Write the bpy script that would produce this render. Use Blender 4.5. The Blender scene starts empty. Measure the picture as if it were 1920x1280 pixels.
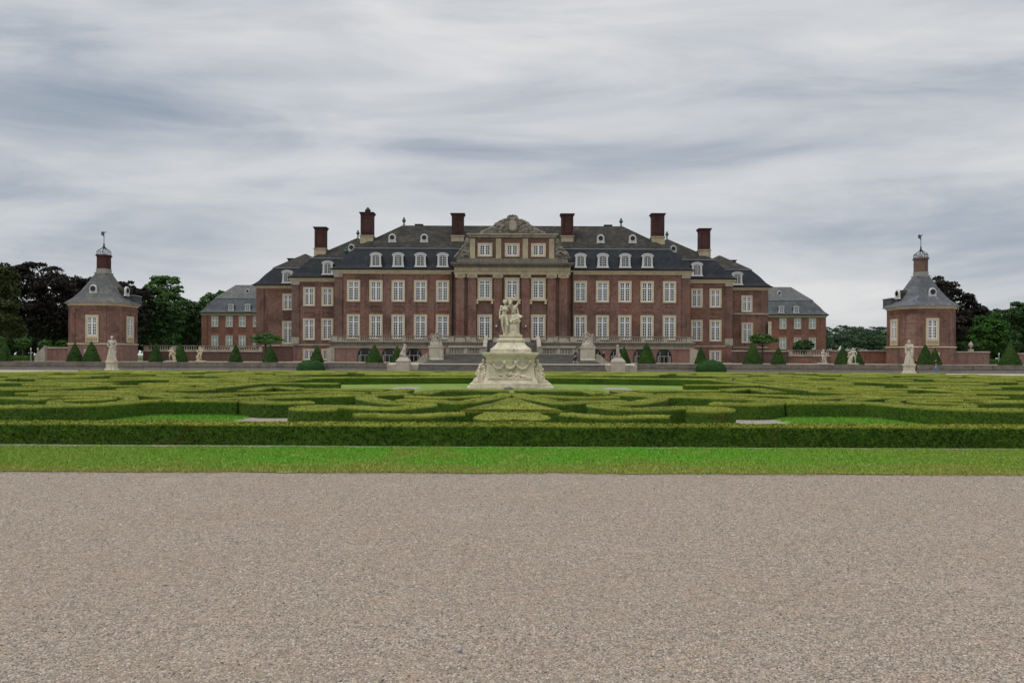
import bpy, math, random
import numpy as np
from mathutils import Vector, Matrix, noise as mnoise

random.seed(7)
rng = np.random.default_rng(7)
S = bpy.context.scene
COL = S.collection
F = 1280.0          # focal length in photo pixels (24 mm on 36 mm)
EYE = 1.75
HOR = 668.0
ROLL = 0.0038

# ------------------------------------------------------------------ helpers
def X(px, D): return (px - 960.0) * D / F
def Z(py, D, px=960.0): return EYE - (py - ROLL * (px - 960.0) - HOR) * D / F
def ground_at(px, py, z):
    yy = py - ROLL * (px - 960.0)
    D = (EYE - z) * F / (yy - HOR)
    return Vector((X(px, D), D))

class MB:
    """collects faces for ONE mesh object"""
    def __init__(s): s.v = []; s.f = []; s.m = []
    def add(s, vs, fs, m=0):
        o = len(s.v); s.v.extend([tuple(p) for p in vs])
        for f in fs: s.f.append([i + o for i in f]); s.m.append(m)
    def box(s, x0, x1, y0, y1, z0, z1, m=0):
        vs = [(x0,y0,z0),(x1,y0,z0),(x1,y1,z0),(x0,y1,z0),(x0,y0,z1),(x1,y0,z1),(x1,y1,z1),(x0,y1,z1)]
        s.add(vs, [(0,3,2,1),(4,5,6,7),(0,1,5,4),(1,2,6,5),(2,3,7,6),(3,0,4,7)], m)
    def cbox(s, cx, cy, w, d, z0, z1, m=0): s.box(cx-w/2, cx+w/2, cy-d/2, cy+d/2, z0, z1, m)
    def loft(s, rings, m=0, cap0=True, cap1=True, closed=True):
        n = len(rings[0]); vs = [p for r in rings for p in r]; fs = []
        for i in range(len(rings)-1):
            for j in range(n if closed else n-1):
                a = i*n+j; b = i*n+(j+1) % n
                fs.append((a, b, b+n, a+n))
        if cap0: fs.append(tuple(range(n-1, -1, -1)))
        if cap1: fs.append(tuple((len(rings)-1)*n + j for j in range(n)))
        s.add(vs, fs, m)
    def lathe(s, cx, cy, prof, n=12, m=0, a0=0.0, sx=1.0, sy=1.0):
        s.loft([[(cx+sx*r*math.cos(a0+2*math.pi*k/n), cy+sy*r*math.sin(a0+2*math.pi*k/n), z) for k in range(n)] for r, z in prof], m)
    def sqlathe(s, cx, cy, prof, m=0):
        s.loft([[(cx-hx,cy-hy,z),(cx+hx,cy-hy,z),(cx+hx,cy+hy,z),(cx-hx,cy+hy,z)] for hx, hy, z in prof], m)
    def prism(s, poly, y0, y1, m=0):
        """polygon in (x,z), extruded along y"""
        s.loft([[(x, y0, z) for x, z in poly], [(x, y1, z) for x, z in poly]], m)
    def prismz(s, poly, z0, z1, m=0):
        s.loft([[(x, y, z0) for x, y in poly], [(x, y, z1) for x, y in poly]], m)
    def tube(s, pts, r, n=6, m=0):
        rings = []
        for i, p in enumerate(pts):
            p = Vector(p); a = Vector(pts[max(0,i-1)]); b = Vector(pts[min(len(pts)-1,i+1)])
            t = (b-a).normalized(); u = t.orthogonal().normalized(); w = t.cross(u)
            rr = r[i] if isinstance(r, (list, tuple)) else r
            if i and rings:
                u = (pu - t*pu.dot(t)).normalized(); w = t.cross(u)
            pu = u
            rings.append([p + rr*(u*math.cos(2*math.pi*k/n)+w*math.sin(2*math.pi*k/n)) for k in range(n)])
        s.loft(rings, m)
    def mesh(s, name, mats, smooth=False):
        me = bpy.data.meshes.new(name); me.from_pydata(s.v, [], s.f)
        for mt in (mats if isinstance(mats, (list, tuple)) else [mats]): me.materials.append(mt)
        if len(me.materials) > 1: me.polygons.foreach_set('material_index', s.m)
        if smooth: me.polygons.foreach_set('use_smooth', [True]*len(me.polygons))
        me.update(); return me
    def obj(s, name, mats, parent=None, smooth=False, loc=None):
        return link(name, s.mesh(name, mats, smooth), parent, loc)

def recalc(me):
    import bmesh
    b = bmesh.new(); b.from_mesh(me); bmesh.ops.recalc_face_normals(b, faces=b.faces); b.to_mesh(me); b.free()

def link(name, me, parent=None, loc=None, rz=0.0):
    """a mesh in world coordinates (loc None) or in its own frame placed at loc (relative to the root)"""
    o = bpy.data.objects.new(name, me); COL.objects.link(o)
    if parent is not None:
        o.parent = parent
        if loc is None: o.location = -root_loc(parent)
        else: o.location = loc
    elif loc is not None: o.location = loc
    o.rotation_euler = (0, 0, rz)
    return o
def root_loc(o):
    v = Vector(o.location)
    while o.parent is not None: o = o.parent; v = v + Vector(o.location)
    return v
def tag(o, label, cat, group=None):
    o['label'] = label; o['category'] = cat
    if group: o['group'] = group
    return o
def thing(name, label, cat, loc, group=None):
    o = bpy.data.objects.new(name, None); COL.objects.link(o); o.location = loc; o.empty_display_size = .3
    return tag(o, label, cat, group)
def struct(o, kind='structure'): o['kind'] = kind; return o
def npmesh(name, verts, faces, mats, smooth=False):
    """verts (N,3), faces (M,k) numpy"""
    me = bpy.data.meshes.new(name); k = faces.shape[1]
    me.vertices.add(len(verts)); me.vertices.foreach_set('co', verts.astype(np.float32).ravel())
    me.loops.add(faces.size); me.loops.foreach_set('vertex_index', faces.astype(np.int32).ravel())
    me.polygons.add(len(faces)); me.polygons.foreach_set('loop_start', np.arange(0, faces.size, k, dtype=np.int32))
    for mt in (mats if isinstance(mats, (list, tuple)) else [mats]): me.materials.append(mt)
    if smooth: me.polygons.foreach_set('use_smooth', np.ones(len(faces), dtype=bool))
    me.update(calc_edges=True); return me
def copy_tree(o, parent=None):
    c = o.copy(); COL.objects.link(c); c.parent = parent
    for ch in [k for k in bpy.data.objects if k.parent == o]: copy_tree(ch, c)
    return c

# ------------------------------------------------------------------ materials
class NT:
    def __init__(s, name):
        s.m = bpy.data.materials.new(name); s.m.use_nodes = True
        s.t = s.m.node_tree; s.b = s.t.nodes['Principled BSDF']
        s.b.inputs['Specular IOR Level'].default_value = 0.25
        s.geo = s.n('ShaderNodeNewGeometry'); s.pos = s.geo.outputs['Position']
    def n(s, kind, **kw):
        nd = s.t.nodes.new(kind)
        for k, v in kw.items(): setattr(nd, k, v)
        return nd
    def l(s, a, b): s.t.links.new(a, b)
    def noise(s, scale, detail=4, rough=.6, vec=None, dist=0.0):
        nd = s.n('ShaderNodeTexNoise'); nd.inputs['Scale'].default_value = scale
        nd.inputs['Detail'].default_value = detail; nd.inputs['Roughness'].default_value = rough
        nd.inputs['Distortion'].default_value = dist
        s.l(vec if vec is not None else s.pos, nd.inputs['Vector']); return nd.outputs['Fac']
    def map(s, scale=(1,1,1), vec=None):
        nd = s.n('ShaderNodeMapping'); nd.inputs['Scale'].default_value = scale
        s.l(vec if vec is not None else s.pos, nd.inputs['Vector']); return nd.outputs['Vector']
    def ramp(s, fac, stops):
        nd = s.n('ShaderNodeValToRGB'); e = nd.color_ramp.elements
        e[0].position, e[0].color = stops[0][0], (*stops[0][1], 1); e[1].position, e[1].color = stops[-1][0], (*stops[-1][1], 1)
        for p, c in stops[1:-1]:
            q = e.new(p); q.color = (*c, 1)
        s.l(fac, nd.inputs['Fac']); return nd.outputs['Color']
    def val(s, fac, a, b):   # smooth remap to 0..1
        nd = s.n('ShaderNodeMapRange'); nd.interpolation_type = 'SMOOTHSTEP'
        nd.inputs['From Min'].default_value = a; nd.inputs['From Max'].default_value = b
        s.l(fac, nd.inputs['Value']); return nd.outputs['Result']
    def mix(s, fac, a, b, mode='MIX'):
        nd = s.n('ShaderNodeMix', data_type='RGBA', blend_type=mode)
        for sock, v in ((nd.inputs['Factor'], fac), (nd.inputs['A'], a), (nd.inputs['B'], b)):
            if isinstance(v, (int, float)): sock.default_value = v
            elif isinstance(v, tuple): sock.default_value = (*v, 1)
            else: s.l(v, sock)
        return nd.outputs['Result']
    def math(s, op, a, b=None, c=None):
        nd = s.n('ShaderNodeMath', operation=op)
        for i, v in enumerate((a, b, c)):
            if v is None: continue
            if isinstance(v, (int, float)): nd.inputs[i].default_value = v
            else: s.l(v, nd.inputs[i])
        return nd.outputs[0]
    def out(s, col, rough=.85, bump=None, bs=.3, bd=.02):
        if isinstance(col, tuple): s.b.inputs['Base Color'].default_value = (*col, 1)
        else: s.l(col, s.b.inputs['Base Color'])
        s.b.inputs['Roughness'].default_value = rough
        if bump is not None:
            nd = s.n('ShaderNodeBump'); nd.inputs['Strength'].default_value = bs; nd.inputs['Distance'].default_value = bd
            s.l(bump, nd.inputs['Height']); s.l(nd.outputs['Normal'], s.b.inputs['Normal'])
        return s.m

def m_plain(name, c, rough=.6, metal=0.0):
    t = NT(name); t.b.inputs['Metallic'].default_value = metal
    n = t.noise(9.0, 3)
    return t.out(t.mix(t.math('MULTIPLY', n, .5), c, tuple(x*.6 for x in c)), rough)

def m_brick(name, c1, c2, c3, mortar, spot=.5):
    t = NT(name)
    sep = t.n('ShaderNodeSeparateXYZ'); t.l(t.pos, sep.inputs[0])
    cmb = t.n('ShaderNodeCombineXYZ'); t.l(t.math('ADD', sep.outputs[0], sep.outputs[1]), cmb.inputs[0]); t.l(sep.outputs[2], cmb.inputs[1])
    br = t.n('ShaderNodeTexBrick'); t.l(cmb.outputs[0], br.inputs['Vector'])
    br.inputs['Color1'].default_value = (*c1,1); br.inputs['Color2'].default_value = (*c2,1); br.inputs['Mortar'].default_value = (*mortar,1)
    br.inputs['Scale'].default_value = 1.0; br.inputs['Brick Width'].default_value = .32; br.inputs['Row Height'].default_value = .105
    br.inputs['Mortar Size'].default_value = .012; br.inputs['Bias'].default_value = -.1
    big = t.noise(.33, 5, .65, dist=.6)
    col = t.mix(t.val(big, .42, .66), br.outputs['Color'], c3)
    fine = t.noise(2.1, 6, .85, vec=t.map((1,1,1.5)))
    col = t.mix(t.math('MULTIPLY', t.val(fine, .47, .63), spot), col, tuple(x*.4 for x in c2))
    pale = t.noise(1.7, 6, .85, vec=t.map((1,1,1.9)))
    col = t.mix(t.math('MULTIPLY', t.val(pale, .55, .68), .45), col, tuple(min(1, x*1.45+.03) for x in c1))
    tone = t.noise(.12, 3, .5)
    col = t.mix(t.math('MULTIPLY', t.val(tone, .5, .65), .3), col, (c1[0]*1.1, c1[1]*.8, c1[2]*.7))
    strk = t.noise(1.0, 4, .7, vec=t.map((2.4, 2.4, .12)))
    col = t.mix(t.math('MULTIPLY', t.val(strk, .52, .68), .6), col, tuple(x*.5 for x in c3))
    return t.out(col, .9, br.outputs['Fac'], .25, -.01)

def m_stone(name, c, dirt, amt=.6, scale=1.0, lichen=None):
    t = NT(name)
    a = t.noise(.9*scale, 6, .7, dist=.5); b = t.noise(7*scale, 4, .7)
    st = t.noise(1.0, 5, .7, vec=t.map((3.2, 3.2, .35)))
    col = t.mix(t.math('MULTIPLY', t.val(a, .42, .68), amt), c, dirt)
    col = t.mix(t.math('MULTIPLY', t.val(st, .52, .7), amt*.8), col, tuple(x*.7 for x in dirt))
    col = t.mix(t.math('MULTIPLY', t.val(b, .5, .75), .35), col, tuple(x*.62 for x in c))
    if lichen: col = t.mix(t.math('MULTIPLY', t.val(t.noise(2.3*scale, 5, .75), .56, .68), .7), col, lichen)
    return t.out(col, .9, b, .35, .02)

def m_slate(name, c, c2, moss=None, moss_amt=.5):
    t = NT(name)
    sep = t.n('ShaderNodeSeparateXYZ'); t.l(t.pos, sep.inputs[0])
    cmb = t.n('ShaderNodeCombineXYZ'); t.l(t.math('ADD', sep.outputs[0], sep.outputs[1]), cmb.inputs[0]); t.l(sep.outputs[2], cmb.inputs[1])
    br = t.n('ShaderNodeTexBrick'); t.l(cmb.outputs[0], br.inputs['Vector'])
    br.inputs['Color1'].default_value = (*c,1); br.inputs['Color2'].default_value = (*c2,1); br.inputs['Mortar'].default_value = (*[x*.5 for x in c],1)
    br.inputs['Scale'].default_value = 1.0; br.inputs['Brick Width'].default_value = .34; br.inputs['Row Height'].default_value = .19; br.inputs['Mortar Size'].default_value = .014
    n1 = t.noise(.5, 6, .7, dist=.8); st = t.noise(1.0, 6, .75, vec=t.map((1.6, 1.6, .22))); n3 = t.noise(6, 4, .8)
    col = t.mix(t.math('MULTIPLY', t.val(n1, .4, .65), .6), br.outputs['Color'], tuple(x*.6 for x in c))
    col = t.mix(t.math('MULTIPLY', t.val(st, .52, .68), .5), col, tuple(x*1.9 for x in c2))
    col = t.mix(t.math('MULTIPLY', t.val(n3, .55, .75), .4), col, tuple(x*1.8 for x in c2))
    if moss: col = t.mix(t.math('MULTIPLY', t.val(t.noise(.8, 6, .75, dist=.7), .48, .66), moss_amt), col, moss)
    t.b.inputs['Specular IOR Level'].default_value = .1
    return t.out(col, .75, br.outputs['Fac'], .3, -.02)

def m_leaf(name, cols, var=.5, rough=.65, big=.35, trans=.0, top=None, brown=None):
    """cols: dark, mid, light; random per leaf; top = yellow fresh growth on clipped upper sides, made paler to paint in light from above"""
    t = NT(name)
    rnd = t.geo.outputs['Random Per Island']
    a = t.noise(big, 5, .65); b = t.noise(17.0 if top else 2.2, 4, .8)
    fac = t.math('ADD', t.math('MULTIPLY', rnd, var), t.math('MULTIPLY', a, .6))
    fac = t.math('ADD', fac, t.math('MULTIPLY', t.math('SUBTRACT', b, .5), 2.2 if top else .9))
    col = t.ramp(fac, [(.1, cols[0]), (.5, cols[1]), (.95, cols[2])])
    if brown: col = t.mix(t.math('MULTIPLY', t.val(t.noise(1.1, 5, .7), .58, .72), .55), col, brown)
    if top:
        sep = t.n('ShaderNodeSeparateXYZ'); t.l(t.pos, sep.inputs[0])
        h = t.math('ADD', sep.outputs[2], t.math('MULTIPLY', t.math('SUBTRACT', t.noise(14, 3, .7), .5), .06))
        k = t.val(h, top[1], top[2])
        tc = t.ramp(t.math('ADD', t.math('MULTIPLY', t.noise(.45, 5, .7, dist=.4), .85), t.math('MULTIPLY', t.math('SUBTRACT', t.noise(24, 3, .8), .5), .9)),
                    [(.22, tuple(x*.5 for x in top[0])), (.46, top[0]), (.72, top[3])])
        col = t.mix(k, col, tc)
    m = t.out(col, rough)
    t.b.inputs['Specular IOR Level'].default_value = .15
    return m

BRICK = m_brick('castle_brick', (.26,.13,.097), (.17,.088,.07), (.13,.077,.062), (.27,.2,.165), .6)
BRICK_CTR = m_brick('dark_brick', (.225,.128,.096), (.155,.09,.071), (.118,.075,.06), (.19,.145,.115), .6)
BRICK_RED = m_brick('red_brick', (.33,.135,.095), (.24,.098,.075), (.2,.095,.075), (.28,.19,.16), .6)
BRICK_TER = m_brick('terrace_brick', (.27,.135,.108), (.195,.1,.083), (.23,.155,.128), (.3,.24,.2))
BRICK_CHIM = m_brick('chimney_brick', (.088,.036,.032), (.066,.028,.027), (.05,.026,.026), (.07,.044,.04), .4)
BRICK_OLD = m_brick('weathered_brick', (.15,.078,.062), (.105,.06,.05), (.085,.062,.052), (.13,.1,.085))
STONE = m_stone('cream_sandstone', (.6,.515,.36), (.38,.33,.23), .5)
STONE_W = m_stone('pale_sandstone', (.5,.455,.36), (.3,.275,.215), .6)
STONE_D = m_stone('dark_weathered_stone', (.22,.2,.16), (.1,.095,.08), .7, 1.0, (.25,.235,.18))
STONE_T = m_stone('terrace_stone', (.4,.36,.29), (.19,.18,.145), .75)
STONE_G = m_stone('grey_wall_stone', (.3,.285,.26), (.2,.19,.175), .6, .6)
STONE_C = m_stone('coping_stone', (.17,.15,.13), (.08,.074,.068), .8, 1.2, (.26,.21,.16))
STONE_S = m_stone('statue_stone', (.5,.46,.37), (.3,.28,.225), .65, 2.0)
STONE_M = m_stone('monument_stone', (.66,.585,.44), (.36,.325,.25), .8, 1.8, (.54,.5,.41))
STONE_E = m_stone('tan_weathered_stone', (.46,.385,.26), (.26,.225,.16), .65)
STONE_P = m_stone('pier_stone', (.4,.355,.29), (.25,.22,.18), .6, 1.5, (.33,.3,.25))
STONE_Y = m_stone('putto_stone', (.55,.46,.31), (.32,.27,.18), .6, 2.5)
STEP = m_stone('step_stone', (.16,.15,.13), (.085,.082,.072), .7, .8)
STEPN = m_stone('step_nosing', (.46,.42,.37), (.3,.28,.25), .5)
SLATE = m_slate('dark_slate', (.024,.027,.032), (.034,.037,.042))
SLATE_U = m_slate('lichened_slate', (.03,.028,.026), (.044,.041,.036), (.1,.085,.056), .6)
SLATE_L = m_slate('blue_slate', (.085,.092,.1), (.115,.122,.13), (.17,.16,.125), .25)
SLATE_P = m_slate('pavilion_slate', (.1,.103,.104), (.135,.138,.138), (.19,.175,.12), .5)
LEAD = m_plain('lead_flashing', (.3,.32,.33), .5)
WHITE = m_plain('white_paint', (.79,.79,.77), .5)
WHITE_D = m_plain('weathered_white_paint', (.64,.65,.64), .6)
IRON = m_plain('dark_iron', (.025,.025,.027), .5)
COPPER = m_plain('green_copper', (.06,.13,.1), .6)
GREYPLASTIC = m_plain('grey_metal_lamp', (.12,.125,.135), .45)
def m_glass():
    t = NT('window_glass')
    col = t.ramp(t.noise(.9, 3, .6), [(.35, (.004,.005,.006)), (.62, (.009,.01,.012)), (.8, (.05,.055,.06))])
    t.b.inputs['Specular IOR Level'].default_value = .5
    return t.out(col, .12, t.noise(.8, 2), .03, .05)
GLASS = m_glass()
def m_glass2():
    t = NT('curtain_reflection_glass')
    col = t.ramp(t.noise(1.3, 3, .6), [(.35, (.04,.045,.05)), (.55, (.1,.11,.12)), (.8, (.24,.25,.26))])  # pale tone: curtains in whole windows, painted reflection in the transoms
    t.b.inputs['Specular IOR Level'].default_value = .5
    return t.out(col, .12)
GLASS_L = m_glass2()
DARKVOID = m_plain('dark_opening', (.006,.006,.007), .7)

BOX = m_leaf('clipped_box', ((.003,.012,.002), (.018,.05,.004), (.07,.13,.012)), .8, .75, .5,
             top=((.18,.21,.024), .36, .41, (.31,.28,.048)), brown=(.085,.06,.014))  # yellow fresh growth on top; its paleness over dark sides paints in sky light
YEW = m_leaf('clipped_yew', ((.004,.011,.002), (.014,.04,.005), (.05,.105,.013)), .75, .7, .8)
BALL = m_leaf('clipped_dome', ((.006,.022,.004), (.016,.056,.009), (.034,.1,.016)), .5, .7, .8)
LEAF_OLIVE = m_leaf('olive_leaf', ((.01,.016,.005), (.036,.05,.012), (.085,.1,.026)), .5)
LEAF_COPPER = m_leaf('copper_beech_leaf', ((.006,.006,.005), (.019,.017,.013), (.046,.039,.029)), .5)
LEAF_DARK = m_leaf('dark_green_leaf', ((.007,.021,.007), (.03,.068,.02), (.075,.14,.038)), .5)
LEAF_GREEN = m_leaf('mid_green_leaf', ((.012,.036,.01), (.052,.12,.028), (.115,.21,.05)), .5)
LEAF_BRIGHT = m_leaf('fresh_green_leaf', ((.012,.036,.007), (.034,.096,.015), (.07,.16,.026)), .5)
LEAF_FAR = m_leaf('far_wood_leaf', ((.022,.042,.022), (.045,.085,.042), (.085,.125,.062)), .5, big=.05)
BARK = m_plain('bark', (.07,.055,.042), .9)
SKYBLOBS = [(-.62,.37,.22,.05,-.2), (-.36,.345,.2,.03,-.1), (-.1,.31,.32,.02,-.13), (.25,.3,.25,.015,-.06), (.66,.25,.3,.06,-.15), (.76,.15,.15,.06,-.06), (-.62,.16,.28,.045,-.12), (-.4,.29,.28,.03,.1), (.15,.42,.5,.08,.06), (.0,.2,.5,.04,.06), (.45,.08,.35,.045,.09), (-.3,.06,.4,.03,.05)]
# ------------------------------------------------------------------ windows, dormers
_cache = {}
def frame_ring(mb, x0, x1, z0, z1, t, y0, y1, tb=None, m=0):
    tb = t if tb is None else tb
    mb.box(x0, x0+t, y0, y1, z0+tb, z1-t, m); mb.box(x1-t, x1, y0, y1, z0+tb, z1-t, m)
    mb.box(x0, x1, y0, y1, z1-t, z1, m); mb.box(x0, x1, y0, y1, z0, z0+tb, m)
def window_meshes(w, h, t, r_top, r_main, sur, light, sill, cols=2, bar=.068):
    key = (w, h, t, r_top, r_main, sur.name, light, sill, cols)
    if key in _cache: return _cache[key]
    a = MB(); frame_ring(a, -w/2, w/2, 0, h, t, -.14, 0.02, t*.8)
    if sill == 1: a.box(-w/2-.12, w/2+.12, -.26, -.141, -.12, .06)
    if sill == 2:
        a.box(-w/2-.25, w/2+.25, -.4, -.141, -.22, .0)
        for s in (-1, 1): a.prism([(s*w/2-.18, -.7), (s*w/2+.18, -.7), (s*w/2+.14, -.221), (s*w/2-.14, -.221)], -.34, -.02)
        a.box(-w/2-.1, w/2+.1, -.2, -.141, h, h+.16)
    A = a.mesh('window', sur)
    x0, x1, z0, z1 = -w/2+t, w/2-t, t*.8, h-t
    b = MB(); fr = .14 if w > 1.3 else .08; mul = .27 if w > 1.3 else .14
    frame_ring(b, x0, x1, z0, z1, fr, -.07, -.012)
    b.box(-mul/2, mul/2, -.085, -.012, z0+fr, z1-fr)
    H = z1-z0-2*fr; tz = z1-fr - H*r_top/(r_top+r_main) if r_top else None
    half = (x1-x0)/2-fr-mul/2
    if tz:
        for s in (-1, 1):
            xa = s*mul/2 if s > 0 else -mul/2-half
            b.box(xa, xa+half, -.078, -.012, tz-.09, tz+.09)
    zs = []
    if r_top: zs += [tz + (z1-fr-tz)*k/r_top for k in range(1, r_top)]
    zb = tz if tz else z1-fr
    zs += [z0+fr + (zb-z0-fr)*k/r_main for k in range(1, r_main)]
    for s in (-1, 1):
        xa = s*mul/2 if s > 0 else -mul/2-half
        xs = [xa + half*k/cols for k in range(1, cols)]
        for xv in xs: b.box(xv-bar/2, xv+bar/2, -.05, -.012, z0+fr, z1-fr)
        for zz in zs: b.box(xa, xa+half, -.046, -.012, zz-bar/2, zz+bar/2)
    B = b.mesh('sash', WHITE)
    c = MB()
    def q(za, zb_, m): c.add([(x0,-.009,za),(x1,-.009,za),(x1,-.009,zb_),(x0,-.009,zb_)], [(0,1,2,3)], m)
    if light == 2: q(z0, z1, 1)
    elif light == 1 and tz: q(z0, tz, 0); q(tz, z1, 1)
    else: q(z0, z1, 0)
    Cm = c.mesh('pane', [GLASS, GLASS_L])
    _cache[key] = (A, B, Cm); return _cache[key]
def window(root, x, y, z, w, h, t=.24, rt=2, rm=5, sur=None, light=1, sill=0, cols=2, rz=0.0, label=None):
    A, B, Cm = window_meshes(round(w,3), round(h,3), t, rt, rm, sur or STONE, light, sill, cols)
    L = root_loc(root)
    o = link('window', A, root, Vector((x, y, z)) - L, rz)
    link('sash', B, o, (0,0,0)); link('pane', Cm, o, (0,0,0))
    if label: o['label'] = label
    return o
def dormer_meshes(w, h, depth):
    key = ('d', w, h)
    if key in _cache: return _cache[key]
    prof = []
    n = 9
    side = [(.5, 0), (.455, .1), (.425, .25), (.41, .5), (.41, .74)]
    pts = [(sx*w, sz*h) for sx, sz in side]
    arch = [(.47*w*math.cos(math.pi*k/n), .8*h + .2*h*math.sin(math.pi*k/n)) for k in range(0, n+1)]
    poly = [(x, z) for x, z in pts] + [(.47*w, .77*h)] + arch + [(-.47*w, .77*h)] + [(-x, z) for x, z in reversed(pts)]
    a = MB(); a.prism(poly, -.12, .1, 0)
    a.prism([(.36*w, .02), (.36*w, .76*h)] + [(.42*w*math.cos(math.pi*k/n), .76*h+.2*h*math.sin(math.pi*k/n)) for k in range(n+1)] + [(-.36*w, .76*h), (-.36*w, .02)], .1, depth, 1)
    # moulded hood
    a.loft([[(.5*w*math.cos(math.pi*k/12), -.2, .8*h+.215*h*math.sin(math.pi*k/12)) for k in range(13)] + [(.4*w*math.cos(math.pi*k/12), -.2, .8*h+.15*h*math.sin(math.pi*k/12)) for k in range(12, -1, -1)],
            [(.5*w*math.cos(math.pi*k/12), -.121, .8*h+.215*h*math.sin(math.pi*k/12)) for k in range(13)] + [(.4*w*math.cos(math.pi*k/12), -.121, .8*h+.15*h*math.sin(math.pi*k/12)) for k in range(12, -1, -1)]], 0)
    a.box(-.5*w, .5*w, -.2, -.121, 0, .07*h, 0)
    A = a.mesh('dormer', [WHITE_D, SLATE])
    ww, z0, z1 = .27*w, .13*h, .82*h
    c = MB(); c.prism([(ww, z0), (ww, z1-.1*h)] + [(ww*math.cos(math.pi*k/8), z1-.1*h+.09*h*math.sin(math.pi*k/8)) for k in range(1, 8)] + [(-ww, z1-.1*h), (-ww, z0)], -.135, -.125)
    Cm = c.mesh('pane', [GLASS])
    b = MB()
    for xv, tk in ((-ww, .05), (0, .1), (ww, .05), (-ww/2, .04), (ww/2, .04)): b.box(xv-tk/2, xv+tk/2, -.165, -.137, z0, z1-.06*h)
    for k in range(5):
        zz = z0+(z1-.1*h-z0)*k/4; b.box(-ww, ww, -.16, -.138, zz-.025, zz+.025)
    B = b.mesh('sash', WHITE_D)
    _cache[key] = (A, B, Cm); return _cache[key]
def dormer(root, x, y, z, w=1.95, h=2.25, depth=2.6, rz=0.0):
    A, B, Cm = dormer_meshes(w, h, depth)
    o = link('dormer', A, root, Vector((x, y, z)) - root_loc(root), rz)
    link('sash', B, o, (0,0,0)); link('pane', Cm, o, (0,0,0)); return o
def round_dormer(root, x, y, z, w=1.45, h=1.3, depth=1.8, rz=0.0):
    key = ('r', w, h)
    if key not in _cache:
        a = MB(); n = 10
        poly = [(.5*w, 0), (.42*w, .12*h), (.4*w, .5*h)] + [(.4*w*math.cos(math.pi*k/n), .58*h+.42*h*math.sin(math.pi*k/n)) for k in range(n+1)] + [(-.4*w, .5*h), (-.42*w, .12*h), (-.5*w, 0)]
        a.prism(poly, -.1, .08, 0); a.prism([(x_*.85, z_*.93) for x_, z_ in poly], .08, depth, 1)
        R = .3*h; cz = .55*h
        rg = [[((R+dr)*math.cos(2*math.pi*k/16), yy, cz+(R+dr)*math.sin(2*math.pi*k/16)) for k in range(16)] for dr, yy in ((.09,-.101),(.09,-.17),(-.02,-.17),(-.02,-.101))]
        a.loft(rg, 0, False, False)
        A = a.mesh('round_dormer', [WHITE_D, SLATE_U])
        c = MB(); c.loft([[(R*math.cos(2*math.pi*k/16), yy, cz+R*math.sin(2*math.pi*k/16)) for k in range(16)] for yy in (-.103, -.125)])
        b = MB(); b.box(-.025, .025, -.15, -.127, cz-R, cz+R); b.box(-R, -.026, -.15, -.127, cz-.025, cz+.025); b.box(.026, R, -.15, -.127, cz-.025, cz+.025)
        _cache[key] = (A, c.mesh('pane', [GLASS]), b.mesh('sash', WHITE_D))
    A, Cm, B = _cache[key]
    o = link('round_dormer', A, root, Vector((x, y, z)) - root_loc(root), rz)
    link('pane', Cm, o, (0,0,0)); return o
def chimney(root, x, y, z0, z1, z2, w, d=None, cap=.22):
    """stone foot z0..z1, brick shaft z1..z2"""
    d = d or w*.75
    m = MB(); m.cbox(x, y, w, d, z1, z2-.5)
    m.sqlathe(x, y, [(w/2, d/2, z2-.5), (w/2+.06, d/2+.06, z2-.42), (w/2+.08, d/2+.08, z2-.25), (w/2+cap, d/2+cap, z2-.12), (w/2+cap, d/2+cap, z2)])
    frame_ring(m, x-w*.36, x+w*.36, z1+.5, z2-.8, .12, y-d/2-.05, y-d/2-.001)
    o = m.obj('chimney', BRICK_CHIM, root)
    f = MB(); f.cbox(x, y, w+.1, d+.1, z0, z1); f.cbox(x, y, w+.3, d+.3, z1-.16, z1-.003)
    f.obj('chimney_base', STONE_E, o); return o
def finial(root, x, y, z, h, mat=None):
    m = MB(); m.lathe(x, y, [(.06*h,z-.5),(.06*h,z+.12*h),(.17*h,z+.16*h),(.06*h,z+.24*h),(.08*h,z+.36*h),(.2*h,z+.52*h),(.23*h,z+.66*h),(.14*h,z+.74*h),(.1*h,z+.78*h),(.14*h,z+.84*h),(.05*h,z+h)], 10)
    return m.obj('roof_finial', mat or COPPER, root, True)
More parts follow.
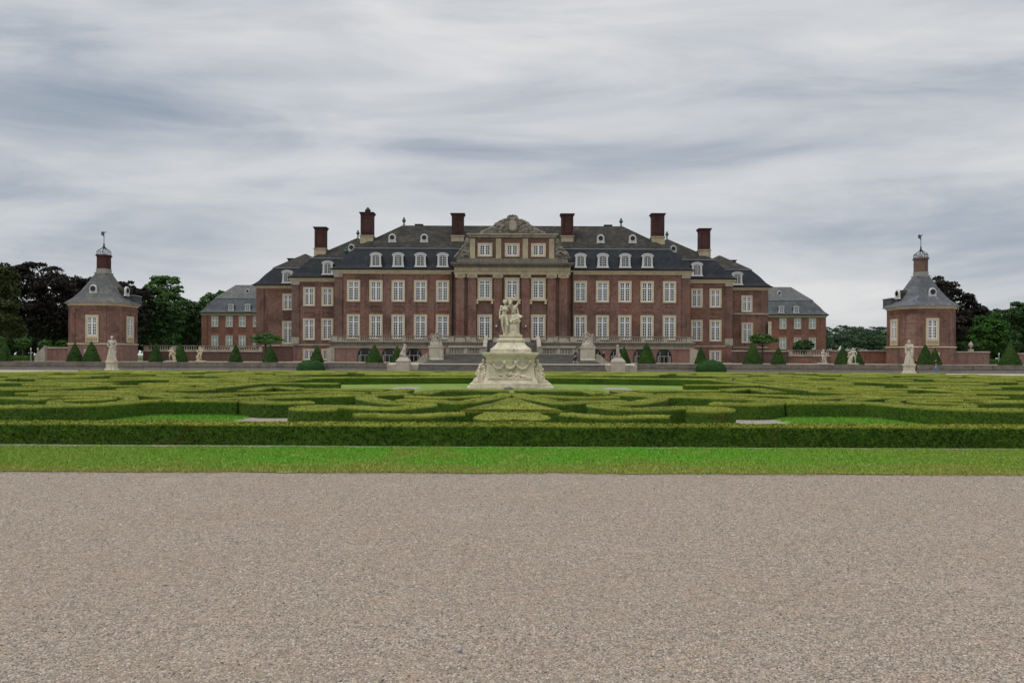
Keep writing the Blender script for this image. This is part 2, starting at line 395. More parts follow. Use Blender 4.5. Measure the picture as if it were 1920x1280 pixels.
def mansard(root, x0, x1, y0, y1, ze, db, zb, xr0, xr1, yr0, yr1, zr, low=None, up=None, ov=.45):
    """steep slope with a flared foot, lead strip, then a hipped top"""
    e = MB(); A = [(x0-ov,y0-ov),(x1+ov,y0-ov),(x1+ov,y1+ov),(x0-ov,y1+ov)]
    prof = [(0, 0), (.28, .22), (.55, .55), (1.0, 1.0)]
    rings = []
    for k, hgt in prof:
        i = k*(db+ov) - ov
        rings.append([(x0+i, y0+i, ze+hgt*(zb-ze)), (x1-i, y0+i, ze+hgt*(zb-ze)), (x1-i, y1-i, ze+hgt*(zb-ze)), (x0+i, y1-i, ze+hgt*(zb-ze))])
    e.loft([[(a, b, ze-.02) for a, b in A]] + rings)
    lo = e.obj('mansard_slope', low or SLATE, root)
    s = MB(); a, b, c, d = x0+db, x1-db, y0+db, y1-db
    s.loft([[(a-.12,c-.12,zb-.02),(b+.12,c-.12,zb-.02),(b+.12,d+.12,zb-.02),(a-.12,d+.12,zb-.02)], [(a-.12,c-.12,zb+.09),(b+.12,c-.12,zb+.09),(b+.12,d+.12,zb+.09),(a-.12,d+.12,zb+.09)]])
    s.obj('lead_strip', LEAD, root)
    u = MB(); t = .1
    v = [(a-.05,c-.05,zb+t),(b+.05,c-.05,zb+t),(b+.05,d+.05,zb+t),(a-.05,d+.05,zb+t),(xr0,yr0,zr),(xr1,yr0,zr),(xr1,yr1,zr),(xr0,yr1,zr)]
    u.add(v, [(0,1,5,4),(1,2,6,5),(2,3,7,6),(3,0,4,7),(4,5,6,7),(3,2,1,0)])
    return u.obj('upper_roof', up or SLATE_U, root)
def cornice(root, x0, x1, y0, y1, zt, zb, proj=.4, mat=None, gutter=True):
    m = MB(); h = zt-zb
    for i, (p, za, zc) in enumerate(((proj*.35, zb, zb+h*.35), (proj*.55, zb+h*.35, zb+h*.62), (proj, zb+h*.62, zt))):
        m.loft([[(x0-p,y0-p,za),(x1+p,y0-p,za),(x1+p,y1+p,za),(x0-p,y1+p,za)], [(x0-p,y0-p,zc),(x1+p,y0-p,zc),(x1+p,y1+p,zc),(x0-p,y1+p,zc)]])
    o = m.obj('cornice', mat or STONE, root)
    if gutter:
        g = MB(); p = proj+.14
        g.loft([[(x0-p,y0-p,zt+.003),(x1+p,y0-p,zt+.003),(x1+p,y1+p,zt+.003),(x0-p,y1+p,zt+.003)], [(x0-p-.06,y0-p-.06,zt+.17),(x1+p+.06,y0-p-.06,zt+.17),(x1+p+.06,y1+p+.06,zt+.17),(x0-p-.06,y1+p+.06,zt+.17)]])
        g.obj('gutter', IRON, root)
    return o
def wallbox(root, x0, x1, y0, y1, z0, z1, mat):
    m = MB(); m.box(x0, x1, y0, y1, z0, z1); return m.obj('wall', mat, root)
def panel(root, x, y, z, w, h, mat):
    m = MB(); frame_ring(m, x-w/2, x+w/2, z, z+h, .14, y-.07, y+.01); return m.obj('brick_panel', mat, root)
def lesene(root, x, w, y, z0, z1, mat, cap=.45, foot=.6, proj=.16):
    m = MB(); m.box(x-w/2, x+w/2, y-proj, y+.05, z0+foot, z1-cap); o = m.obj('pilaster', mat, root)
    c = MB()
    if cap: c.box(x-w/2-.06, x+w/2+.06, y-proj-.07, y+.05, z1-cap+.002, z1-.003)
    if foot:
        c.box(x-w/2-.05, x+w/2+.05, y-proj-.06, y+.05, z0+.004, z0+foot-.002)
    if c.v: c.obj('pilaster_trim', STONE_T, o)
    return o
def drainpipe(root, x, y, z0, z1):
    m = MB(); m.tube([(x,y,z0),(x,y,z1)], .12, 6); m.cbox(x, y, .4, .3, z1-.4, z1-.001); return m.obj('drainpipe', IRON, root)

# ------------------------------------------------------------------ the castle
GZ = .85     # level of the upper gravel terrace
castle = thing('castle', 'broad red brick castle with grey mansard roofs, tall chimneys and a carved central gable', 'castle', (0, 108, GZ))
D = 108.0
HM = 28.1
wallbox(castle, -HM, HM, 108, 125, GZ-.5, 15.0, BRICK)
cornice(castle, -HM, HM, 108, 125, 15.3, 14.72)
mansard(castle, -HM, HM, 108, 126, 15.47, 2.5, 19.1, -18.8, 18.8, 116.5, 117.5, 24.0)
for s, axis in ((-1, 0), (1, 0)):
    for off in (129, 170.5, 212.3, 254, 296):
        px = 958.7 + s*off; x = X(px, D)
        window(castle, x, 108, 10.3, 2.1, 3.42, rt=2, rm=5, light=random.choice((0, 1, 1, 0, 2)) if off != 129 else 2)
        window(castle, x, 108, 4.35, 2.1, 3.96, rt=2, rm=6, light=random.choice((1, 1, 0)))
        panel(castle, x, 108, 8.85, 1.75, .95, BRICK)
        if off < 290: dormer(castle, x, 107.8, 15.74, 1.95, 2.3, 3.4)
    lesene(castle, s*(HM-.62), 1.24, 108, 3.95, 14.72, BRICK_CTR, .55, .75)
    lesene(castle, s*(HM-1.7), .5, 108, 3.95, 14.72, BRICK, 0, 0, .07)
    for off in (165.5, 225.5):
        round_dormer(castle, X(960+s*off, 111.8), 111.9, 20.35, 1.5, 1.42)
    chimney(castle, X(960+s*102.3, 113), 113, 20.0, 21.6, 25.25, 1.95)
    chimney(castle, X(960+s*271.8, 113), 113, 20.2, 21.55, 25.35, 2.0)
    finial(castle, s*18.6, 117, 24.0, 1.5)
    drainpipe(castle, s*9.45, 107.85, 3.95, 15.2)
b = MB(); x = X(687, 113) - .0; b.lathe(x+.15, 113, [(.18,25.3),(.45,25.45),(.5,25.8),(.3,26.05),(.12,26.3)], 10); b.obj('chimney_cowl', IRON, castle, True)
for px in (785, 1139):
    c = MB(); c.cbox(X(px, 117), 117, 1.4, .8, 24.02, 24.3); c.obj('skylight', IRON, castle)
# central bay
yc = 107.0; HC = 8.9
m = MB(); m.box(-HC, HC, yc, 109, GZ, 14.75); m.obj('wall', BRICK_CTR, castle)
for i, px in enumerate((863, 885, 933.2, 985.2, 1033.5, 1055.5)):
    x = X(px, yc); w = 1.25
    m = MB(); m.box(x-w/2, x+w/2, yc-.45, yc+.02, 4.65, 13.95); o = m.obj('pilaster', BRICK, castle)
    m = MB(); m.box(x-w/2-.12, x+w/2+.12, yc-.58, yc+.02, 3.95, 4.35); m.box(x-w/2-.06, x+w/2+.06, yc-.52, yc+.02, 4.352, 4.648)
    m.obj('pilaster_base', STONE_W, o)
    m = MB(); m.box(x-w/2-.05, x+w/2+.05, yc-.53, yc+.02, 13.952, 14.05); m.box(x-w/2-.16, x+w/2+.16, yc-.62, yc+.02, 14.4, 14.5)
    m.box(x-w/2+.12, x+w/2-.12, yc-.5, yc+.02, 14.052, 14.398)
    for s in (-1, 1):
        m.loft([[(x+s*(w/2-.02)+.24*math.cos(2*math.pi*k/12), yy, 14.2+.22*math.sin(2*math.pi*k/12)) for k in range(12)] for yy in (yc-.66, yc-.02)])
        m.loft([[(x+s*(w/2-.02)+.1*math.cos(2*math.pi*k/10), yy, 14.2+.09*math.sin(2*math.pi*k/10)) for k in range(10)] for yy in (yc-.72, yc-.662)])
    m.obj('ionic_capital', STONE_E, o)
m = MB()
m.box(-HC-.12, HC+.12, yc-.5, 108.9, 14.502, 14.9); m.box(-HC-.1, HC+.1, yc-.46, 108.9, 14.902, 15.05); m.box(-HC-.16, HC+.16, yc-.56, 108.9, 15.052, 15.65); m.obj('entablature', STONE_E, castle)
m = MB()
m.box(-HC-.3, HC+.3, yc-.7, 109, 15.653, 15.85)
k = -HC-.3
while k < HC+.2:
    m.box(k, k+.22, yc-.95, yc-.702, 15.72, 15.98); k += .42
m.box(-HC-.3, HC+.3, yc-.698, 109, 15.853, 15.98)
m.box(-HC-.65, HC+.65, yc-1.1, 109, 15.983, 16.2); m.box(-HC-.75, HC+.75, yc-1.2, 109, 16.203, 16.32)
m.obj('dentil_cornice', STONE_D, castle)
m = MB(); m.box(-HC+.2, HC-.2, yc-.2, 109.5, 16.32, 16.95); m.box(-HC+.9, HC-.9, yc-.1, 109.5, 16.952, 17.1); m.obj('parapet', STONE_D, castle)
HA = 6.72
m = MB(); m.box(-HA, HA, yc+.1, 112, 17.1, 20.35); m.obj('attic_wall', BRICK_CTR, castle)
for px in (885, 934, 984.2, 1033.6):
    x = X(px, yc); m = MB(); m.box(x-.42, x+.42, yc-.08, yc+.12, 17.102, 20.2); m.obj('attic_pilaster', STONE_E, castle)
m = MB(); m.box(-HA-.1, HA+.1, yc-.2, 112, 20.352, 20.6); m.box(-HA-.3, HA+.3, yc-.4, 112, 20.602, 20.78); m.box(-HA-.45, HA+.45, yc-.55, 112, 20.782, 20.92); m.obj('attic_cornice', STONE_T, castle)
for px in (908.6, 959.6, 1008.8):
    x = X(px, yc)
    window(castle, x, yc+.1, Z(481.5, yc), 2.3, 2.15, t=.3, rt=0, rm=4, light=1, cols=2)
    window(castle, x, yc, Z(561.5, yc), 2.3, 3.25, t=.3, rt=1, rm=5, light=2, sill=2)
    window(castle, x, yc, 4.3, 2.35, 4.0, t=.3, rt=2, rm=6, light=1, sill=0)
for px in (930.5, 985.5):
    x = X(px, yc-.3); m = MB(); m.tube([(x, yc-.3, 6.1), (x, yc-.6, 6.15), (x, yc-.6, 6.3)], .04, 6); o = m.obj('wall_lamp', IRON, castle)
    m = MB(); m.lathe(x, yc-.6, [(.04,6.3),(.1,6.36),(.13,6.45),(.08,6.55),(.03,6.6)], 10); m.obj('lamp_globe', WHITE, o, True)

# ------------------------------------------------------------------ sculpted masses: overlapping volumes fused into one skin
def ico(sub):
    import bmesh
    b = bmesh.new(); bmesh.ops.create_icosphere(b, subdivisions=sub, radius=1.0)
    v = [tuple(p.co) for p in b.verts]; f = [[q.index for q in p.verts] for p in b.faces]; b.free(); return v, f
ICO1 = ico(1); ICO2 = ico(2); ICO3 = ico(3)
def blob_mesh(name, prims, voxel, mats, smooth=2, extra=None):
    m = MB()
    for p in prims:
        if p[0] == 's':
            c, r = p[1], p[2]; r = (r, r, r) if isinstance(r, (int, float)) else r
            rot = Matrix.Identity(3) if len(p) < 4 else Matrix.Rotation(p[3][0], 3, p[3][1])
            m.add([Vector(c) + rot @ Vector((v[0]*r[0], v[1]*r[1], v[2]*r[2])) for v in ICO2[0]], ICO2[1])
        elif p[0] == 'c':
            a, ra, b_, rb = Vector(p[1]), p[2], Vector(p[3]), p[4]
            t = (b_-a); L = t.length
            if L < 1e-6: continue
            t /= L; u = t.orthogonal().normalized(); w = t.cross(u); n = 10
            flat = p[5] if len(p) > 5 else None
            rings = []
            for q in range(-2, 3):          # hemisphere caps and barrel
                pass
            angs = [-80, -45, 0]
            for an in angs:
                an = math.radians(an); rings.append((a + t*ra*math.sin(an), ra*math.cos(an)))
            for an in (0, 45, 80):
                an = math.radians(an); rings.append((b_ + t*rb*math.sin(an), rb*math.cos(an)))
            m.loft([[c + r*(u*math.cos(2*math.pi*k/n)+w*math.sin(2*math.pi*k/n)) for k in range(n)] for c, r in rings])
        elif p[0] == 'l':      # lofted rings given as (centre, rx, ry)
            m.loft([[(c[0]+rx*math.cos(2*math.pi*k/16), c[1]+ry*math.sin(2*math.pi*k/16), c[2]) for k in range(16)] for c, rx, ry in p[1]])
        elif p[0] == 'b': m.box(*p[1])
    if extra: extra(m)
    me = m.mesh(name+'_raw', mats); recalc(me)
    o = bpy.data.objects.new(name+'_raw', me); COL.objects.link(o)
    r = o.modifiers.new('r', 'REMESH'); r.mode = 'VOXEL'; r.voxel_size = voxel; r.use_smooth_shade = True
    if smooth:
        k = o.modifiers.new('s', 'SMOOTH'); k.factor = .5; k.iterations = smooth
    dg = bpy.context.evaluated_depsgraph_get(); dg.update()
    out = bpy.data.meshes.new_from_object(o.evaluated_get(dg)); out.name = name
    bpy.data.objects.remove(o); bpy.data.meshes.remove(me)
    if not out.materials:
        out.materials.append(mats)
    return out
def blob(name, prims, voxel, mat, parent=None, smooth=2, loc=None):
    return link(name, blob_mesh(name, prims, voxel, mat, smooth), parent, loc)

# carved crest over the attic
R = random.Random(3); prims = []
def bell(u):   # half width u 0..1 -> height
    pts = [(0, 1.0), (.13, .97), (.2, .84), (.32, .8), (.42, .7), (.52, .62), (.6, .46), (.72, .34), (.85, .22), (1, .1)]
    for (a, ha), (b_, hb) in zip(pts, pts[1:]):
        if u <= b_: return ha + (hb-ha)*(u-a)/(b_-a)
    return .05
W2, HH, zb0, yb = 5.0, 2.95, 20.9, yc+.1
for i in range(56):
    u = -1 + 2*i/55; h = bell(abs(u))*HH
    prims.append(('b', (u*W2-.11, u*W2+.11, yb-.1, yb+.5, zb0, zb0+h*.9)))
for i in range(150):
    u = R.uniform(-1, 1); h = bell(abs(u))*HH; zz = zb0 + R.uniform(.1, .93)*h
    r = R.uniform(.1, .2); prims.append(('s', (u*W2, yb-.14, zz), (r*R.uniform(.8, 1.7), r, r*R.uniform(.8, 1.5)), (R.uniform(-1,1), 'Y')))
for i in range(44):
    u = -1+2*i/43; prims.append(('s', (u*W2, yb, zb0+bell(abs(u))*HH*.95), R.uniform(.1, .18)))
for s in (-1, 1):   # leafy S scrolls
    for k in range(22):
        a = k/21*4.6; rr = .62*(1-k/26)
        prims.append(('s', (s*(2.0+rr*math.cos(a)), yb-.22, zb0+.85+rr*math.sin(a)), .13))
        prims.append(('s', (s*(3.3+.8*rr*math.cos(a+2)), yb-.2, zb0+.5+.7*rr*math.sin(a+2)), .1))
for k in range(26):
    a = 2*math.pi*k/26; prims.append(('s', (.72*math.cos(a), yb-.3, zb0+1.35+.95*math.sin(a)), .14))
for k in range(7):
    a = math.pi*k/6; prims.append(('s', (.75*math.cos(a), yb-.1, zb0+2.62+.34*math.sin(a)), .16))
prims.append(('b', (-.8, .8, yb-.3, yb+.3, zb0+2.4, zb0+2.6)))
crest = blob('carved_crest', prims, .06, STONE_D, castle, 1)
me = MB(); me.loft([[(.6*math.cos(2*math.pi*k/20), yy, zb0+1.35+.82*math.sin(2*math.pi*k/20)) for k in range(20)] for yy in (yb-.42, yb-.1)]); me.obj('oval_shield', STONE_T, crest)
# carved scrolls beside the attic
for s in (-1, 1):
    prims = []
    for i in range(12):
        t = i/11; w = 2.0*(1-t)**1.3+.35
        prims.append(('b', (min(s*HA, s*(HA+w)), max(s*HA, s*(HA+w)), yc, yc+.5, 17.0+3.1*t, 17.0+3.1*t+.3)))
    for i in range(60):
        t = R.random(); w = 2.0*(1-t)**1.3+.4
        prims.append(('s', (s*(HA+.1+R.random()*w), yc-.1, 17.1+3.1*t), R.uniform(.12, .22)))
    for k in range(18):
        a = k/17*5; rr = .55*(1-k/24)
        prims.append(('s', (s*(HA+.75+rr*math.cos(a)), yc-.25, 17.75+rr*math.sin(a)), .13))
        prims.append(('s', (s*(HA+.4+.5*rr*math.cos(a)), yc-.2, 19.6+.6*rr*math.sin(a)), .11))
    blob('attic_scroll', prims, .07, STONE_D, castle, 1)

# wings
for s in (-1, 1):
    # first step back
    def bx(a, b_): return (s*a, s*b_) if s > 0 else (s*b_, s*a)
    x0, x1 = bx(24, 35.8)
    wallbox(castle, x0, x1, 111, 131, GZ-.5, 14.1, BRICK)
    cornice(castle, x0, x1, 111, 131, 14.32, 13.75)
    rx = s*27.0
    mansard(castle, *bx(18.2, 35.8), 111, 133, 14.5, 2.3, 17.85, rx-.15, rx+.15, 119.2, 125, 22.3, SLATE, SLATE_U)
    fx = (347.5+346.5)/2 if s > 0 else 346; offs = (380.5, 346) if s < 0 else (345.8, 380.8)
    for off in offs:
        x = X(960+s*off, 111)
        window(castle, x, 111, Z(575.6, 111), 1.95, 3.12, rt=2, rm=5, light=random.choice((0, 1)))
        window(castle, x, 111, Z(639, 111), 1.95, 3.55, rt=2, rm=5, light=1)
        window(castle, x, 111, Z(677, 111), 1.95, 1.9, rt=0, rm=4, light=1)
        panel(castle, x, 111, 8.0, 1.7, .9, BRICK)
    m = MB(); m.box(min(s*28.2, s*35.75), max(s*28.2, s*35.75), 110.9, 111.02, 3.4, 3.62); m.obj('string_course', STONE_T, castle)
    lesene(castle, s*35.2, 1.2, 111, 3.65, 13.75, BRICK_CTR, .5, 1.1)
    dormer(castle, X(960+s*346, 110.8), 110.8, Z(517, 110.8), 1.95, 2.3, 3.2)
    round_dormer(castle, X(960+s*302, 115.2), 115.3, Z(472.5, 115), 1.3, 1.3)
    chimney(castle, X(960+s*359, 115), 115, 18.2, 19.75, 23.3, 1.8)
    finial(castle, rx, 119.3, 22.3, 1.4)
    # second step back
    x0, x1 = bx(33, 43.5)
    wallbox(castle, x0, x1, 116, 140, GZ-.5, 13.4, BRICK)
    cornice(castle, x0, x1, 116, 140, 13.58, 13.12)
    rx = s*37.6
    mansard(castle, *bx(31.7, 43.5), 116, 142, 13.75, 2.15, 16.85, rx-.15, rx+.15, 124, 133, 20.2, SLATE, SLATE_U)
    lesene(castle, s*42.8, 1.3, 116, 3.4, 13.1, BRICK_CTR, 0, 0)
    dormer(castle, X(960+s*421.5, 115.8), 115.8, Z(533, 115.8), 2.0, 2.25, 3.2)
    # dormers of the outer flank seen edge on
    for yy, zz in ((119.5, 14.2), (124.0, 14.2)):
        dormer(castle, s*(43.5-.9), yy, zz, 1.9, 2.1, 2.0, s*math.pi/2)
    chimney(castle, X(960+s*(410 if s < 0 else 408), 126), 126, 18.5, 18.9, 19.6, 1.6)
    x = X(960+s*(420 if s < 0 else 439.6), 116)
    window(castle, x, 116, Z(583.5, 116), 1.9, 2.85, rt=2, rm=4, light=1)
    if s < 0:
        window(castle, x, 116, Z(647, 116), 1.95, 3.95, rt=2, rm=6, light=1)
        panel(castle, x, 116, 8.1, 1.6, .8, BRICK)
    else:
        # lower curved bay on the right end
        m = MB(); cx, cy, r = 37.5, 118.5, 6.9
        poly = [(X(1374, 114.5), 118)] + [(X(1374, 114.5), 114.5), (41.4, 114.5)] + [(41.4+2.1*math.sin(a), 116.6-2.1*math.cos(a)) for a in (.3, .6, .9, 1.2, 1.5)] + [(43.55, 119)]
        m.prismz(poly, GZ-.4, 8.9); bay = m.obj('curved_bay', BRICK, castle)
        m = MB(); g = [(px_+ (.12 if i > 2 else 0), py_-.12) for i, (px_, py_) in enumerate(poly)]; m.prismz(g, 8.902, 9.15); m.obj('bay_coping', STONE_T, bay)
        m = MB(); m.prismz(g, 3.3, 3.5); m.obj('string_course', STONE_T, bay)
        window(castle, X(1400.5, 114.5), 114.5, Z(641.5, 114.5), 1.95, 3.45, rt=2, rm=5, light=2)
        window(castle, X(1441.5, 115.6), 115.35, Z(632, 115.4), 1.5, 2.8, rt=2, rm=4, light=2, rz=.95)
c = MB(); 
finial(castle, -27.6, 113.3, 17.9, 1.9)

# ------------------------------------------------------------------ terrace in front of the main block
terr = thing('castle_terrace', 'brick terrace with arched cellar doors and a stone balustrade below the castle facade', 'terrace', (0, 102.5, GZ))
HT = 27.2; yt = 102.5
m = MB(); m.box(-HT, HT, yt, 107.9, GZ-.4, 3.15); m.obj('wall', BRICK_TER, terr)
m = MB(); m.box(-HT-.2, HT+.2, yt-.22, 107.85, 3.152, 3.32); m.box(-HT-.1, HT+.1, yt-.1, 107.85, 3.322, 3.75); m.box(-HT-.3, HT+.3, yt-.32, 107.85, 3.752, 3.92); m.obj('terrace_slab', STONE_D, terr)
m = MB(); m.box(-HT-.1, HT+.1, yt-.13, yt-.01, 2.95, 3.15); m.obj('string_course', STONE_W, terr)
for s in (-1, 1):
    m = MB(); m.box(s*HT-.55, s*HT+.55, yt-.12, yt+.5, GZ-.3, 2.95); m.obj('corner_pier', STONE_T, terr)
def arch_door(x):
    R_ = .98; zs = 1.85
    m = MB(); n = 14
    out = [((R_+.14)*math.cos(math.pi*k/n), zs+(R_+.14)*math.sin(math.pi*k/n)) for k in range(n+1)]
    inn = [(R_*math.cos(math.pi*k/n), zs+R_*math.sin(math.pi*k/n)) for k in range(n+1)]
    out = [(R_+.14, GZ-.1)] + out + [(-R_-.14, GZ-.1)]; inn = [(R_, GZ-.1)] + inn + [(-R_, GZ-.1)]
    for (a, b_), (c_, d_) in zip(zip(out, inn), list(zip(out, inn))[1:]):
        m.loft([[(x+a[0], yt-.14, a[1]), (x+c_[0], yt-.14, c_[1]), (x+d_[0], yt-.14, d_[1]), (x+b_[0], yt-.14, b_[1])], [(x+a[0], yt+.02, a[1]), (x+c_[0], yt+.02, c_[1]), (x+d_[0], yt+.02, d_[1]), (x+b_[0], yt+.02, b_[1])]])
    o = m.obj('arched_door', IRON, terr)
    g = MB(); g.prism([(x+p, q) for p, q in inn], yt-.03, yt-.01); g.obj('pane', GLASS, o)
    k = MB(); k.prism([(x-.2, zs+R_+.1), (x+.2, zs+R_+.1), (x+.26, 2.94), (x-.26, 2.94)], yt-.22, yt); k.obj('keystone', STONE_W, o)
    l = MB()
    for s in (-1, 1):
        l.box(x+s*.62-.05, x+s*.62+.05, yt-.08, yt-.032, GZ, zs+.7); l.box(x+s*.9-.1, x+s*.9+.1, yt-.1, yt-.032, GZ, zs)
    l.box(x-.9, x+.9, yt-.085, yt-.033, zs-.04, zs+.06); l.box(x-.04, x+.04, yt-.08, yt-.034, GZ, zs-.05)
    l.obj('door_frame', STONE_G, o)
for px in (684.5, 730, 776, 821, 1113.5, 1158, 1201.7, 1245): arch_door(X(px, yt))
STONE_BAL = m_stone('baluster_stone', (.46,.42,.34), (.26,.24,.19), .6)
def balustrade(root, x0, x1, y, z0, h, piers, name='balustrade', pitch=.34, mat=None, along='x'):
    """one run between two piers per mesh; the runs and piers are parts"""
    mat = mat or STONE_T
    edges = sorted(piers)
    def P(m, a, b_, c, d, e, f):
        if along == 'x': m.box(a, b_, c, d, e, f)
        else: m.box(c, d, a, b_, e, f)
    for p, w in edges:
        m = MB(); P(m, p-w/2, p+w/2, y-.2, y+.2, z0, z0+h-.102); m.obj(name+'_pier', mat, root)
    m = MB(); P(m, x0, x1, y-.24, y+.24, z0+h-.1, z0+h+.02); m.obj(name+'_rail', STONE_D if mat is STONE_T else mat, root)
    for (a, wa), (b_, wb) in zip(edges, edges[1:]):
        a1, b1 = a+wa/2+.002, b_-wb/2-.002
        if b1-a1 < .3: continue
        m = MB(); P(m, a1, b1, y-.16, y+.16, z0, z0+.1)
        n = max(1, int((b1-a1)/pitch))
        for k in range(n):
            c = a1+(k+.5)*(b1-a1)/n; q = (h-.2)
            cx, cy = (c, y) if along == 'x' else (y, c)
            m.lathe(cx, cy, [(.07,z0+.1),(.05,z0+.1+.08*q),(.1,z0+.1+.3*q),(.1,z0+.1+.42*q),(.05,z0+.1+.75*q),(.045,z0+.1+.88*q),(.075,z0+h-.1)], 6)
        m.obj(name, STONE_BAL if mat is STONE_T else mat, root, False)
CL, CR = X(911, yt), X(1008.5, yt)
pp = [-HT+.5, -23.0, -19.6, -16.2, -12.9, -9.2, -6.6]
balustrade(terr, -HT, CL, yt+.05, 3.92, .86, [(p, 1.0 if i in (0, 5) else .55) for i, p in enumerate(pp)] + [(CL-.3, .6)])
balustrade(terr, CR, HT, yt+.05, 3.92, .86, [(-p, 1.0 if i in (0, 5) else .55) for i, p in enumerate(pp)] + [(CR+.3, .6)])

# stairs from the gravel to the terrace, with a landing
st = thing('grand_staircase', 'wide dark stone steps with balustraded landing rising to the castle terrace', 'staircase', (0, 84, GZ))
m = MB(); n = 9; y0s, y1s = 84.0, 93.5
for i in range(n):
    f0, f1 = i/n, (i+1)/n; ya = y0s+(y1s-y0s)*f0; hw = 10.9-1.7*f0
    m.box(-hw, hw, ya, y1s+.4, GZ-.2 if i == 0 else GZ+(i)*1.2/n, GZ+(i+1)*1.2/n)
m.obj('flight', STEP, st)
LZ = GZ+1.2
m = MB(); m.box(-9.3, 9.3, 93.9, 102.2, GZ-.2, LZ); m.obj('landing', STEP, st)
# centre flight up to the terrace
m = MB(); n = 9; hwc = 3.55
for i in range(n):
    ya = 98.2+i*.42; m.box(-hwc, hwc, ya, 102.6, LZ+i*.2 if i else LZ-.1, LZ+(i+1)*.2)
m.obj('flight', STEP, st)
for s in (-1, 1):
    m = MB(); xa, xb = sorted((s*3.6, s*4.15))
    m.loft([[(xa,96.6,LZ-.1),(xb,96.6,LZ-.1),(xb,102.3,LZ-.1),(xa,102.3,LZ-.1)], [(xa,96.6,LZ+1.1),(xb,96.6,LZ+1.1),(xb,102.3,4.8),(xa,102.3,4.8)]]); m.obj('stair_cheek', STONE_T, st)
    xa, xb = sorted((s*4.2, s*9.2))
    m = MB(); m.box(xa, xb, 99.0, 102.25, LZ, 3.05); m.obj('landing_wall', STONE_D, st)
    m = MB(); m.box(xa-.02, xb+.02, 98.8, 102.25, 3.052, 3.25); m.obj('landing_coping', STONE_W, st)
    a, b_ = (-9.1, -3.7) if s < 0 else (3.7, 9.1)
    balustrade(st, a, b_, 94.2, LZ, .9, [(a+.25, .5), ((a+b_)/2, .5), (b_-.4, .8)])
# ------------------------------------------------------------------ far side buildings
def side_building(s):
    nm = 'left' if s < 0 else 'right'
    L = thing('side_building', 'orange-red brick outbuilding with slate mansard roof, beyond the %s castle wing' % nm, 'building', (s*60, 150, GZ))
    xo = 68.2 if s < 0 else 68.9
    a, b_ = (s*50, s*xo) if s > 0 else (s*xo, s*50)
    mat = BRICK_RED
    wallbox(L, a, b_, 150, 164, GZ-.5, 10.8, mat)
    cornice(L, a, b_, 150, 164, 11.0, 10.55, .35)
    ur = mansard(L, a, b_, 150, 164, 11.17, 2.0, 14.4, (a if s > 0 else a+4.7)+ (4 if s > 0 else 0), (b_-4.9 if s > 0 else b_-4), 156.8, 157.2, 17.9, SLATE_L, SLATE_P)
    pxs = (403, 430, 454.5, 481) if s < 0 else (1467.3, 1494.8, 1522.7)
    for px in pxs:
        x = X(px, 150)
        window(L, x, 150, Z(613, 150)-.25, 1.6, 2.45, t=.2, rt=2, rm=3, sur=STONE_W, light=random.choice((1, 2)), cols=2)
        window(L, x, 150, Z(650.5, 150)-.3, 1.6, 2.65, t=.2, rt=2, rm=3, sur=STONE_W, light=1, cols=2)
        panel(L, x, 150, 7.0, 1.7, .5, mat)
    for px in ((433, 464) if s < 0 else (1464.7, 1492.6)):
        dormer(L, X(px, 149.9), 149.9, 11.45, 1.35, 1.6, 2.6)
    round_dormer(L, X(464 if s < 0 else 1460.5, 154), 154, 15.6, 1.2, 1.15)
    lesene(L, s*(xo-.6), 1.2, 150, GZ, 10.5, mat, 0, 0)
for s in (-1, 1): side_building(s)

